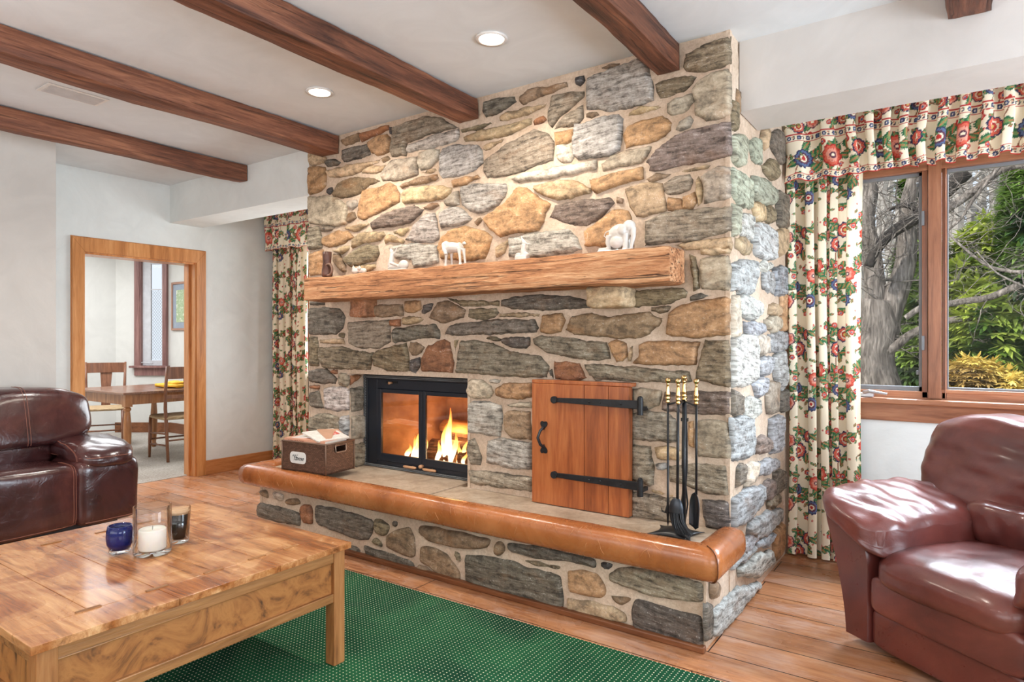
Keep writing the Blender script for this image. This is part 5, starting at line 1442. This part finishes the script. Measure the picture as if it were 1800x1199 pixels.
figure('foal_figurine', 'white porcelain foal figurine bending its head on the mantel', 'figurine', 798, calf)
def elephant(mb):
    mb.ell((.008,0,.072), (.050,.026,.036), 16); mb.ell((.045,-.004,.094), (.026,.022,.024), 14)
    mb.tube([(.062,-.006,.086),(.066,-.010,.050),(.060,-.012,.022),(.058,-.012,.004)], [.013,.009,.007,.006], 10)
    mb.ell((.024,-.026,.082), (.016,.006,.020), 12)
    for x, y in ((-.034,.012),(.030,.014),(.034,-.012)): mb.tube([(x,y,.066),(x+.002,y,.032),(x,y,.002)], [.015,.011,.012], 10)
    mb.tube([(-.034,-.010,.064),(-.040,-.012,.036),(-.034,-.012,.014),(-.052,-.013,.010),(-.078,-.014,.010)], [.014,.010,.010,.010,.009], 10)
    mb.tube([(-.036,0,.086),(-.056,0,.080),(-.062,-.002,.066),(-.050,-.004,.058)], [.004,.003,.0025,.003], 8)
    mb.ell((0,-.014,.036), (.030,.018,.026), 12); mb.box(-.080,.062,-.026,.022,0,.006)
figure('animal_figurine', 'large white porcelain animal group figurine with curled tail at the right end of mantel', 'figurine', 1086, elephant, vox=.003, s=1.25)
def gnome(mb):
    mb.box(-.030,.022,-.014,.014,0,.016); mb.ell((-.020,0,.020), (.014,.012,.010), 10); mb.ell((.012,0,.020), (.014,.012,.010), 10)
    mb.tube([(.004,0,.018),(.002,0,.040),(.004,0,.058)], [.013,.010,.010], 10); mb.ell((.006,0,.064), (.009,.008,.009), 10)
    mb.tube([(.004,0,.068),(-.004,0,.080),(-.010,0,.096)], [.008,.004,.001], 8); mb.tube([(.010,0,.062),(.030,0,.058),(.042,0,.058)], [.004,.002,.001], 8)
figure('gnome_figurine', 'small white figurine with pointed hat and outstretched arm in the middle of the mantel', 'figurine', 921, gnome, s=1.4)
def lounge(mb):
    mb.box(-.045,.055,-.020,.020,0,.005); mb.tube([(-.042,0,.012),(-.02,0,.018),(.02,0,.016)], [.012,.013,.010], 10); mb.ell((.038,0,.022), (.026,.014,.020), 14)
    mb.tube([(-.036,0,.020),(-.030,0,.045),(-.028,0,.066),(-.036,0,.094)], [.013,.012,.009,.004], 10); mb.ell((-.028,0,.078), (.009,.008,.010), 10)
    mb.tube([(-.024,0,.066),(-.010,0,.078),(.002,0,.098)], [.004,.003,.002], 8); mb.tube([(-.030,-.006,.034),(-.008,-.010,.028),(.020,-.012,.018)], [.006,.006,.005], 8)
figure('bather_figurine', 'white reclining figurine with raised arms beside a shell on the mantel', 'figurine', 700, lounge, s=1.5)
def pair(mb):
    for x, s in ((-.018,1),(.012,.9),(.002,.8)): mb.ell((x,(-.006 if s == 1 else .006),.012*s), (.016*s,.010,.012*s), 10); mb.ell((x-.010*s,-.004,.022*s), (.007,.006,.007), 8); mb.tube([(x-.012*s,-.003,.026*s),(x-.014*s,-.003,.034*s)], [.003,.001], 6)
figure('rabbit_figurine', 'tiny white clustered animal figurine low on the left part of the mantel', 'figurine', 631, pair, s=1.8)
bp = aY(576, 470, 2.86)
boot = thing('leather_ornament', 'dark brown leather boot ornament with a ring handle at the left end of the mantel', 'ornament', (bp.x, 2.86, ZM+.002))
MB().lathe([(.001,0),(.026,0),(.029,.012),(.028,.035),(.024,.055),(.021,.075),(.023,.105),(.024,.130),(.020,.131),(.018,.11),(.001,.105)], (-.004,0,0), 24, cap=False).build('body', M_LEATHD, boot, smooth=True)
mb = MB(); mb.tube([(.024+.028*math.cos(a), -.014, .034+.030*math.sin(a)) for a in np.linspace(-PI*.8, PI*.85, 18)], .0065, 8); mb.build('handle', plain('worn_tan_handle', (130,100,84), .4), boot, smooth=True); boot.scale = (1.27, 1.27, 1.27)
# ---------------------------------------------------------------- rug and coffee table
def rug_mat():
    t = NT('green_dotted_rug'); v = t.coord('World', (1/.019, 1/.016, 1), (0,0,0)); s = t.n('ShaderNodeSeparateXYZ'); t.l(v, s.inputs[0])
    def dot(ox, oy):
        fx_ = t.math('FRACT', t.math('ADD', s.outputs['X'], ox+500)); fy_ = t.math('FRACT', t.math('ADD', s.outputs['Y'], oy+500))
        dx = t.math('SUBTRACT', fx_, .5); dy = t.math('SUBTRACT', fy_, .5)
        r2 = t.math('ADD', t.math('POWER', t.math('MULTIPLY', dx, 1.25), 2), t.math('POWER', dy, 2)); return t.math('LESS_THAN', r2, .028)
    m = dot(0, 0)
    n1 = t.noise(t.coord('World'), 2.2, 4, .6, .6); n2 = t.noise(t.coord('World'), 220, 3, .7)
    g = t.ramp(n1, [(.35, (18,62,42)), (.65, (36,98,62))]); g = t.mix(.5, g, t.ramp(n2, [(.3, (120,120,120)), (.6, (255,255,255))]), 'MULTIPLY')
    c = t.mix(m, g, lin((214,206,176))); t.set(Base_Color=c, Roughness=.95); t.b.inputs['Specular IOR Level'].default_value = .1; t.bump(n2, .5, .004); return t.m
o = MB().box(-3.7, .9, .0, 2.415, .001, .011).build('rug', rug_mat(), bevel=.004); tag(o, 'dark green rug with rows of small cream dots under the coffee table', 'rug')
TX0, TX1, TY0, TY1, TZ = -3.06, -1.972, .665, 1.735, .48
tb = thing('coffee_table', 'large square honey oak coffee table with plank top', 'coffee table', ((TX0+TX1)/2, (TY0+TY1)/2, .012), world=True)
M_TOP = wood('oak_table_top', (116,72,40), (184,128,80), (216,170,120), 'x', 1.3, .2, .2, .35)
def worn(m):
    nt = m.node_tree; b = nt.nodes['Principled BSDF']; l = b.inputs['Base Color'].links[0].from_socket
    g = nt.nodes.new('ShaderNodeNewGeometry'); n = nt.nodes.new('ShaderNodeTexNoise'); n.inputs['Scale'].default_value = 4.5; n.inputs['Detail'].default_value = 7; n.inputs['Distortion'].default_value = 1.2
    nt.links.new(g.outputs['Position'], n.inputs['Vector']); r = nt.nodes.new('ShaderNodeValToRGB'); e = r.color_ramp.elements
    e[0].position = .38; e[0].color = lin((206,172,136)); e[1].position = .60; e[1].color = (1,1,1,1); nt.links.new(n.outputs['Fac'], r.inputs['Fac'])
    x = nt.nodes.new('ShaderNodeMix'); x.data_type = 'RGBA'; x.blend_type = 'MULTIPLY'; x.inputs[0].default_value = 1; nt.links.new(l, x.inputs[6]); nt.links.new(r.outputs[0], x.inputs[7]); nt.links.new(x.outputs[2], b.inputs['Base Color'])
    q = nt.nodes.new('ShaderNodeMath'); q.operation = 'MULTIPLY_ADD'; nt.links.new(n.outputs['Fac'], q.inputs[0]); q.inputs[1].default_value = .7; q.inputs[2].default_value = -.12; nt.links.new(q.outputs[0], b.inputs['Roughness'])
worn(M_TOP)
M_TOPY = wood('oak_cross_board', (150,92,48), (186,126,74), (210,160,108), 'y', .8, .25, .12, .3)
M_APR = wood('oak_apron', (92,58,32), (138,92,50), (170,120,72), 'y', .9, .4, .2, cracks=.4)
M_LEG = wood('oak_leg', (104,64,34), (150,98,54), (178,126,76), 'z', .9, .45, .2)
def burl():
    t = NT('burl_panel'); v = t.coord('World'); f = t.noise(v, 5.5, 7, .65, 3.0); g = t.noise(v, 30, 3, .6)
    t.set(Base_Color=t.ramp(f, [(.32, (78,48,24)), (.45, (146,92,46)), (.58, (166,110,58)), (.72, (134,84,42))]), Roughness=.4); t.bump(g, .1, .003); return t.m
M_BURL = burl()
cb = .135
R_ = np.random.RandomState(8); ys = [TY0]
while ys[-1] < TY1-.09: ys.append(min(TY1, ys[-1]+R_.uniform(.13, .20)))
ys[-1] = TY1
mb = MB()
for a, b in zip(ys[:-1], ys[1:]):
    mb.box(TX0+cb, TX1-cb, a+.0008, b-.0008, TZ-.024, TZ-R_.uniform(0, .0012))
mb.build('top_plank', M_TOP, tb, bevel=.0015)
for x0, x1 in ((TX0, TX0+cb-.001), (TX1-cb+.001, TX1)):
    mb = MB()
    for a, b in zip(ys[::2], ys[2::2]+([TY1] if len(ys) % 2 == 0 else [])): mb.box(x0, x1, a+.0006, b-.0006, TZ-.024, TZ-.0004)
    mb.build('end_board', M_TOPY if False else M_TOP, tb, bevel=.0015)
for x in (TX0+cb+.004, TX1-cb-.004):
    for y in ys[1:-1]: MB().box(x-.007, x+.007, y-.034, y+.034, TZ-.004, TZ+.003).build('key_tenon', M_APR, tb, bevel=.0015)
e = .018
for x in (TX0+e, TX1-e-.052):
    for y in (TY0+e, TY1-e-.052): MB().box(x, x+.052, y, y+.052, .012, TZ-.025).build('leg', M_LEG, tb, bevel=.003)
zr0, zr1 = .258, TZ-.025
for nm, ax_ in (('apron', 'x'), ('apron', 'y')):
    for sgn in (0, 1):
        mb = MB(); pn = MB()
        if ax_ == 'y':
            x = TX1-e-.004 if sgn else TX0+e+.004; d_ = -1 if sgn else 1
            a, b = TY0+e+.05, TY1-e-.05; xa, xb = sorted((x, x+d_*.022)); pa, pb2 = sorted((x+d_*.012, x+d_*.02))
            mb.box(xa, xb, a, b, zr1-.045, zr1).box(xa, xb, a, b, zr0, zr0+.034); pn.box(pa, pb2, a, b, zr0+.03, zr1-.04)
        else:
            y = TY1-e-.004 if sgn else TY0+e+.004; d_ = -1 if sgn else 1
            a, b = TX0+e+.05, TX1-e-.05; ya, yb = sorted((y, y+d_*.022)); pa, pb2 = sorted((y+d_*.012, y+d_*.02))
            mb.box(a, b, ya, yb, zr1-.045, zr1).box(a, b, ya, yb, zr0, zr0+.034); pn.box(a, b, pa, pb2, zr0+.03, zr1-.04)
        ap = mb.build('apron_rail', M_APR, tb, bevel=.003); pn.build('burl_panel', M_BURL, ap)
# things on the coffee table
M_GLASS = glassm('clear_glass', fac=.015, tint=(.96,.97,.97,1), blend=.08)
M_BLUE = NT('cobalt_glass'); M_BLUE.set(Base_Color=lin((26,48,150)), Roughness=.04); M_BLUE.b.inputs['Transmission Weight'].default_value = .75; M_BLUE = M_BLUE.m
M_WAX = plain('white_wax', (236,230,220), .5); M_WAX.node_tree.nodes['Principled BSDF'].inputs['Subsurface Weight'].default_value = .2
M_FOAM = plain('tan_foam', (196,158,120), .6); M_DRK = plain('dark_stout', (20,12,10), .15, coat=.6)
cv = thing('glass_vase', 'clear cylindrical glass vase holding a white candle on the coffee table', 'vase', (-2.472, 1.218, TZ+.0032))
MB().lathe([(.001,0),(.060,0),(.064,.004),(.064,.175),(.0625,.177),(.060,.175),(.060,.018),(.056,.014),(.001,.014)], (0,0,0), 48, cap=False).build('glass_wall', M_GLASS, cv, smooth=True)
cd = thing('pillar_candle', 'squat white pillar candle inside the clear glass vase', 'candle', (-2.472, 1.218, TZ+.0175))
MB().lathe([(.001,0),(.043,0),(.046,.004),(.046,.072),(.043,.076),(.030,.072),(.001,.071)], (0,0,0), 40, cap=False).build('wax', M_WAX, cd, smooth=True)
MB().tube([(0,0,.070),(.001,0,.080),(.003,0,.086)], .0012, 6).build('wick', M_INK, cd)
bv = thing('blue_votive', 'cobalt blue glass votive cup left of the clear vase', 'votive', (-2.575, 1.150, TZ+.0032))
MB().lathe([(.001,0),(.030,0),(.034,.002),(.036,.010),(.034,.014),(.001,.016)], (0,0,0), 40, cap=False).build('clear_base', M_GLASS, bv, smooth=True)
MB().lathe([(.001,.0162),(.034,.0145),(.043,.035),(.0455,.055),(.044,.080),(.0395,.101),(.0375,.1015),(.040,.080),(.041,.055),(.036,.036),(.026,.024),(.001,.022)], (0,0,0), 48, cap=False).build('blue_cup', M_BLUE, bv, smooth=True)
dg = thing('dark_drink_glass', 'clear glass tumbler of nearly black drink with tan foam, right of the vase', 'glass', (-2.525, 1.345, TZ+.0032))
MB().lathe([(.001,0),(.034,0),(.036,.003),(.043,.135),(.042,.136),(.0405,.134),(.0345,.014),(.001,.012)], (0,0,0), 40, cap=False).build('tumbler', M_GLASS, dg, smooth=True)
MB().lathe([(.001,.0150),(.0335,.0155),(.0392,.110),(.001,.110)], (0,0,0), 40, cap=False).build('drink', M_DRK, dg, smooth=True)
MB().lathe([(.001,.1105),(.0392,.1105),(.0402,.126),(.036,.129),(.001,.127)], (0,0,0), 40, cap=False).build('foam', M_FOAM, dg, smooth=True)
# ---------------------------------------------------------------- dark leather sofa on the left
M_LD = leather('dark_brown_leather', [(46,22,24),(66,34,34),(92,50,46)], 2.2, .22, .5, .25, .2)
M_LR = leather('burgundy_leather', [(78,36,34),(106,52,46),(128,70,60)], 2.5, .34, .45, .14, .25)
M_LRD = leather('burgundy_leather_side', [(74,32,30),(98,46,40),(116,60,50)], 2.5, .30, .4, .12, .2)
M_STITCH = plain('tan_stitching', (150,96,78), .6)
so = thing('leather_sofa', 'dark brown glossy leather reclining sofa at the left edge of the room', 'sofa', (-4.85, .9, 0), world=True)
SB, SF = -5.22, -4.47
def wr(ax_=1, n=5, a=.004):
    def w(x, y, z, v): return v+Vector((0, 0, 0))
    return w
MB().box(SB+.03, SF-.12, -.35, 2.04, .03, .16).build('base', plain('dark_base', (20,14,14), .6), so, bevel=.01)
pillow('seat_front', M_LD, so, (SF-.22, .86, .31), (.225, .965, .205), k=8, n=30, amp=.007, fr=5, seed=1)
pillow('arm_front', M_LD, so, (SF-.23, 1.94, .312), (.235, .190, .208), k=7.5, n=20, amp=.006, fr=6, seed=4)
def w1(x, y, z, v):
    v = Vector(v); v.z += .02*(1-x*x) - .045*max(0, x); v.y += .01*math.sin(x*3); return v
pillow('arm_pad', M_LD, so, (SF-.37, 1.94, .552), (.39, .185, .068), k=(4,4,3), n=24, warp=w1, amp=.009, fr=7, seed=8)
pillow('lumbar_cushion', M_LD, so, (SF-.50, .86, .545), (.15, .92, .105), k=4.5, n=22, amp=.008, fr=5, seed=11)
def w2(x, y, z, v):
    v = Vector(v); v.x += -.06*z-.02; return v
pillow('back_cushion', M_LD, so, (SF-.52, .88, .775), (.17, 1.14, .20), k=(4.5,4.5,4.5), n=30, warp=w2, amp=.012, fr=4, seed=15)
pillow('back_panel', M_LD, so, (SB+.12, .86, .45), (.11, 1.18, .40), k=9, n=12)
def surf(ob, pts, off=.0015):
    """drop a path on a mesh: pts are (origin, direction)"""
    from mathutils.bvhtree import BVHTree
    o = ob; L = Vector((0,0,0)); p = o
    while p:
        if p.parent or p.name in WORLD or (p.parent is None): L += Vector(p.location)
        p = p.parent
    vs = [v.co+L for v in o.data.vertices]; bv = BVHTree.FromPolygons(vs, [tuple(f.vertices) for f in o.data.polygons]); out = []
    for a, d in pts:
        h = bv.ray_cast(Vector(a), Vector(d).normalized())
        if h[0] is not None: out.append(h[0]-Vector(d).normalized()*off)
    return out
def seams(par, rays, name='stitched_seam', gap=.012, ax=1, r=.0014):
    mb = MB(); ok = False
    for s_ in (-gap/2, gap/2):
        rr2 = [((a[0]+(s_ if ax == 0 else 0), a[1]+(s_ if ax == 1 else 0), a[2]+(s_ if ax == 2 else 0)), d) for a, d in rays]
        P = surf(par, rr2)
        if len(P) > 2: mb.tube(P, r, 5); ok = True
    if ok: mb.build(name, M_STITCH, par)
def fan(cx, y, cz, a0, a1, n=26, R=1.0):
    return [((cx+R*math.cos(a), y, cz+R*math.sin(a)), (-math.cos(a), 0, -math.sin(a))) for a in np.linspace(a0, a1, n)]
obs = {o.name: o for o in so.children}
seams(obs['seat_front'], fan(SF-.22, 1.745, .31, -.9, 1.7), gap=.014)
seams(obs['back_cushion'], fan(SF-.56, 1.62, .775, -1.0, 1.9), gap=.016)
seams(obs['arm_pad'], fan(SF-.36, 1.78, .55, -.3, 2.0), gap=.002)
P = surf(obs['arm_pad'], [((x, 3, .60-.03*max(0,(x-SF+.2)/.2)), (0,-1,0)) for x in np.linspace(SF-.70, SF-.02, 20)])
P2 = [((SF+1, y, .535), (-1,0,0)) for y in np.linspace(1.76, 2.1, 14)]; P2 = surf(obs['arm_pad'], P2)
if len(P2) > 2: MB().tube(P2, .002, 5).build('welt', M_STITCH, obs['arm_pad'])
P3 = surf(obs['arm_front'], [((SF+1, y, .135), (-1,0,0)) for y in np.linspace(1.8, 2.1, 12)]); MB().tube(P3, .0022, 5).build('welt', M_STITCH, obs['arm_front'])
P3 = surf(obs['seat_front'], [((SF+1, y, .135), (-1,0,0)) for y in np.linspace(0, 1.76, 30)]); MB().tube(P3, .0022, 5).build('welt', M_STITCH, obs['seat_front'])
# ---------------------------------------------------------------- burgundy recliner on the right
RL = Vector((-.31, 3.005, 0)); rz = math.atan2(-.6, .8)
re = thing('leather_recliner', 'burgundy brown leather recliner chair in front of the large window', 'recliner', (RL.x, RL.y, 0), rz)
SW = .60
def loc(u, v, z): return (u, v, z)
pillow('footrest_panel', M_LR, re, (SW/2, .045, .245), (SW/2+.0, .055, .078), k=7, n=16, amp=.002, seed=2)
pillow('lower_panel', M_LRD, re, (SW/2, .055, .105), (SW/2, .05, .078), k=9, n=14)
MB().box(.02, SW-.02, .10, .72, .03, .30).build('base', plain('recliner_base', (26,16,16), .6), re, bevel=.01)
def w3(x, y, z, v):
    v = Vector(v)
    if z > 0: v.z += .028*math.cos(x*1.4)*math.cos(y*1.2)
    v.z += -.022*max(0, -y)**3
    w = math.sin(x*9+y*4)*.5+math.sin(x*17-y*7)*.3
    v.z += .004*w*(1 if z > .2 else 0)*max(0, y+.4)
    return v
pillow('seat_cushion', M_LR, re, (SW/2, .28, .355), (SW/2+.01, .31, .072), k=(6,5,2.8), n=34, warp=w3, amp=.006, fr=6, seed=5)
# arms: outward-curving side panel + plump pad
def arm(sg, u0):
    N = 26; prof = []
    for i in range(N+1):
        t_ = i/N; z = .035+.505*t_; out = .115+.13*t_**1.6 - .05*max(0, t_-.85)*4*(t_-.85)*4*.6
        prof.append((out, z))
    pts_o = [(-o_, z) for o_, z in prof]
    top = [(-.19, .567), (-.13, .565), (-.09, .53)]
    inner = [(-.015, .44), (0, .36), (.0, .035)]
    poly = pts_o+top+inner
    poly = [(u0+sg*x if sg > 0 else u0-x, z) for x, z in poly]
    V = []; Fq = []; vv = [0, .012, .05, .2, .4, .6, .75, .79, .80]; ins_ = [.94, .985, 1, 1, 1, 1, 1, .97, .92]
    cx = sum(p[0] for p in poly)/len(poly); cz_ = sum(p[1] for p in poly)/len(poly); n = len(poly)
    for v_, s_ in zip(vv, ins_):
        for x, z in poly: V.append((cx+(x-cx)*s_, v_, .035+(z-.035)*(1-(1-s_)*.5)))
    for k in range(len(vv)-1):
        for j in range(n): Fq.append((k*n+j, k*n+(j+1)%n, (k+1)*n+(j+1)%n, (k+1)*n+j))
    Fq += [tuple(range(n)), tuple((len(vv)-1)*n+j for j in range(n))]
    mb = MB().add(V, Fq); o = mb.build('arm_panel', M_LRD, re, angle=True)
    def w(x, y, z, v):
        v = Vector(v); v.z += .02*math.cos(y*1.5); v.z -= .05*max(0, -y-.3)*0
        v.x += sg*(-.02*(z)); 
        v.z += -.045*(x*sg) 
        if x*sg > -.2 and z < .2: v.z -= .05*(x*sg+.2)
        w_ = math.sin(y*11+x*3)+.6*math.sin(y*23-x*5+2)
        v.z += .005*w_*(z > 0); return v
    a = pillow('arm_pad', M_LR, re, (u0-sg*.10, .32, .515), (.175, .37, .072), k=(3.6,3.6,3.6), n=34, warp=w, amp=.007, fr=8, seed=20+sg)
    return o, a
arm(1, 0.0); arm(-1, SW)
def w5(x, y, z, v):
    v = Vector(v); v.y += .16*(z+1)*.5-.03*math.cos(x*1.3)*(1 if y < 0 else 0)
    w_ = math.sin(x*7+z*6)*.5+math.sin(x*15-z*5)*.3+math.sin(z*19+x*4)*.2
    if y < 0: v.y += .013*w_
    if z > 0: v.z += .012*math.sin(x*8)*z
    return v
pillow('back_cushion', M_LR, re, (SW/2-.02, .66, .715), (.585, .115, .215), k=(4.6,4.6,4.6), n=40, warp=w5, amp=.012, fr=5, seed=31)
def w6(x, y, z, v):
    v = Vector(v); w_ = math.sin(x*13)*.6+math.sin(x*29+z*4)*.4; v.y += .006*w_*(1 if y < 0 else 0); return v
pillow('lumbar_cushion', M_LR, re, (SW/2, .60, .50), (SW/2+.03, .11, .10), k=(5,3,3), n=30, warp=w6, amp=.008, fr=7, seed=37)
pillow('back_panel', M_LRD, re, (SW/2, .84, .55), (.40, .07, .36), k=8, n=12)
obr = {o.name.split('.')[0]: o for o in re.children}
WORLD_L = re

# ---------------------------------------------------------------- side room table and chairs
M_DT = wood('old_table_wood', (92,60,44), (132,92,70), (164,124,98), 'x', 1, .3, .1, .3)
M_DL = wood('turned_leg_wood', (110,66,36), (156,102,60), (184,130,84), 'z', 1, .35, .1, .2)
M_RUSH = tm('woven_rush', [(150,120,84),(206,180,142)], scale=(60,6,20), ns=3, rough=.8, bump=.6)
M_CH = wood('chair_wood', (84,50,34), (122,78,54), (150,100,72), 'z', 1, .35, .1, .2)
dtx0, dtx1, dty0, dty1 = -8.0, -6.92, 3.14, 3.98
dt = thing('side_table', 'old brown wooden table with turned legs in the room through the doorway', 'table', ((dtx0+dtx1)/2, (dty0+dty1)/2, .004), world=True)
MB().box(dtx0-.04, dtx1+.03, dty0-.03, dty1+.04, .725, .75).build('tabletop', M_DT, dt, bevel=.005)
MB().box(dtx0+.03, dtx1-.03, dty0+.02, dty0+.045, .62, .725).box(dtx0+.03, dtx1-.03, dty1-.045, dty1-.02, .62, .725).box(dtx0+.02, dtx0+.045, dty0+.03, dty1-.03, .62, .725).box(dtx1-.045, dtx1-.02, dty0+.03, dty1-.03, .62, .725).build('apron', M_DL, dt, bevel=.003)
for x in (dtx0+.04, dtx1-.04):
    for y in (dty0+.04, dty1-.04):
        mb = MB().box(x-.035, x+.035, y-.035, y+.035, .60, .725)
        mb.lathe([(.030,.60),(.022,.595),(.036,.58),(.036,.565),(.024,.55),(.028,.53),(.036,.42),(.038,.33),(.034,.20),(.026,.10),(.022,.05),(.032,.035),(.032,.02),(.020,.0),(.02,-.0)], (x, y, .004), 20)
        mb.build('leg', M_DL, dt, smooth=False, angle=True)
yb_ = aY(305, 674, 3.62)
nap = thing('yellow_cloth', 'folded yellow cloth lying on the side room table', 'cloth', (-7.25, 3.80, .752), .2)
v, f = rbox((0,0,.025), (.19,.12,.022), k=4, n=16, amp=.012, fr=14, seed=3); mk('folded_cloth', v, f, plain('yellow_cotton', (228,178,54), .8), nap, True)
v, f = rbox((.03,0,.055), (.12,.08,.018), k=3, n=14, amp=.012, fr=16, seed=9); mk('top_fold', v, f, plain('yellow_cotton_light', (236,190,70), .8), nap, True)
def chair(name, label, x, y, r, style):
    t = thing(name, label, 'chair', (x, y, .004), r, 'wooden chairs in the side room'); w = .21; d = .20; sh = .45   # faces +x locally
    bk_h = 1.0 if style == 'splat' else 1.0
    for sy in (-1, 1):
        MB().tube([(-d-.05, sy*w*.9, 0), (-d, sy*w*.9, sh*.9), (-d-.005, sy*w*.95, sh+.1), (-d-.03, sy*w*.98, .75), (-d-.085, sy*w, bk_h)], [(.015,.017),(.018,.02),(.018,.02),(.016,.018),(.013,.02)], 10).build('rear_leg', M_CH, t, smooth=True)
        MB().tube([(d+.02, sy*w*1.02, 0), (d+.005, sy*w*1.02, .2), (d, sy*w, sh-.01)], [.013,.019,.016], 10).build('leg', M_CH, t, smooth=True)
        MB().tube([(-d-.03, sy*w*.9, .17), (d+.01, sy*w*1.02, .15)], .009, 8).build('stretcher', M_CH, t, smooth=True)
        MB().tube([(-d-.02, sy*w*.9, .29), (d+.01, sy*w*1.02, .27)], .009, 8).build('stretcher', M_CH, t, smooth=True)
    MB().tube([(d+.01, -w, .2), (d+.01, w, .2)], .010, 8).build('stretcher', M_CH, t, smooth=True)
    MB().tube([(-d-.02, -w*.9, .22), (-d-.02, w*.9, .22)], .009, 8).build('stretcher', M_CH, t, smooth=True)
    v, f = rbox((0, 0, sh+.002), (d+.03, w+.025, .020), k=(8,8,3), n=18); mk('rush_seat', v, f, M_RUSH, t, True)
    n = 10; mb = MB()
    def rail(z0_, z1_, bow, xo):
        vs = []; 
        for i in range(n+1):
            s_ = -1+2*i/n; yy2 = s_*w*.98; xx = xo-bow*(1-s_*s_)
            for dx_, z in ((-.009,z0_),(.009,z0_),(.009,z1_),(-.009,z1_)): vs.append((xx+dx_, yy2, z+.0))
        fs = [(i*4+j, i*4+(j+1)%4, (i+1)*4+(j+1)%4, (i+1)*4+j) for i in range(n) for j in range(4)]+[(0,1,2,3), (n*4,n*4+1,n*4+2,n*4+3)]
        mb.add(vs, fs)
    rail(bk_h-.13, bk_h-.005, .035, -d-.07); mb.build('back_rail', M_CH, t, bevel=.003); mb = MB()
    if style == 'splat': rail(.56, .60, .02, -d-.015)
    else: rail(.66, .70, .02, -d-.025)
    mb.build('back_rail', M_CH, t, bevel=.003)
    hw = .062 if style == 'splat' else .05
    MB().prism([(-hw*.8,.46 if style == 'splat' else .69), (hw*.8,.46 if style == 'splat' else .69), (hw*.75,.62 if style == 'splat' else .74), (hw*1.05,bk_h-.11), (-hw*1.05,bk_h-.11), (-hw*.75,.62 if style == 'splat' else .74)], 'x', -.006, .006).build('splat', M_CH, t, bevel=.002)
    sp = [o for o in t.children if o.name.startswith('splat')][-1]; sp.location.x = -d-.065; sp.rotation_euler[1] = math.radians(-8)
    return t
chair('rush_seat_chair', 'wooden splat-back chair with pale woven seat at the far left end of the side table', -8.56, 3.64, math.radians(-28), 'splat')
chair('rush_seat_chair', 'wooden chair with woven rush seat nearest the doorway, tucked to the side table', -7.02, 3.73, math.radians(172), 'open')
# ---------------------------------------------------------------- camera
cam = bpy.data.cameras.new('camera'); co = bpy.data.objects.new('camera', cam); COL.objects.link(co); sc.camera = co
co.location = (0, 0, H); co.rotation_euler = (R90, 0, YAW)
cam.sensor_width = 36; cam.lens = 36*F/1800; cam.clip_start = .05; cam.clip_end = 200
sc.view_settings.view_transform = 'Standard'; sc.view_settings.look = 'None'; sc.view_settings.exposure = 0.0
sc.cycles.use_denoising = True; sc.cycles.max_bounces = 8; sc.cycles.transparent_max_bounces = 16; sc.cycles.sample_clamp_indirect = 6; sc.cycles.caustics_refractive = False; sc.cycles.caustics_reflective = False
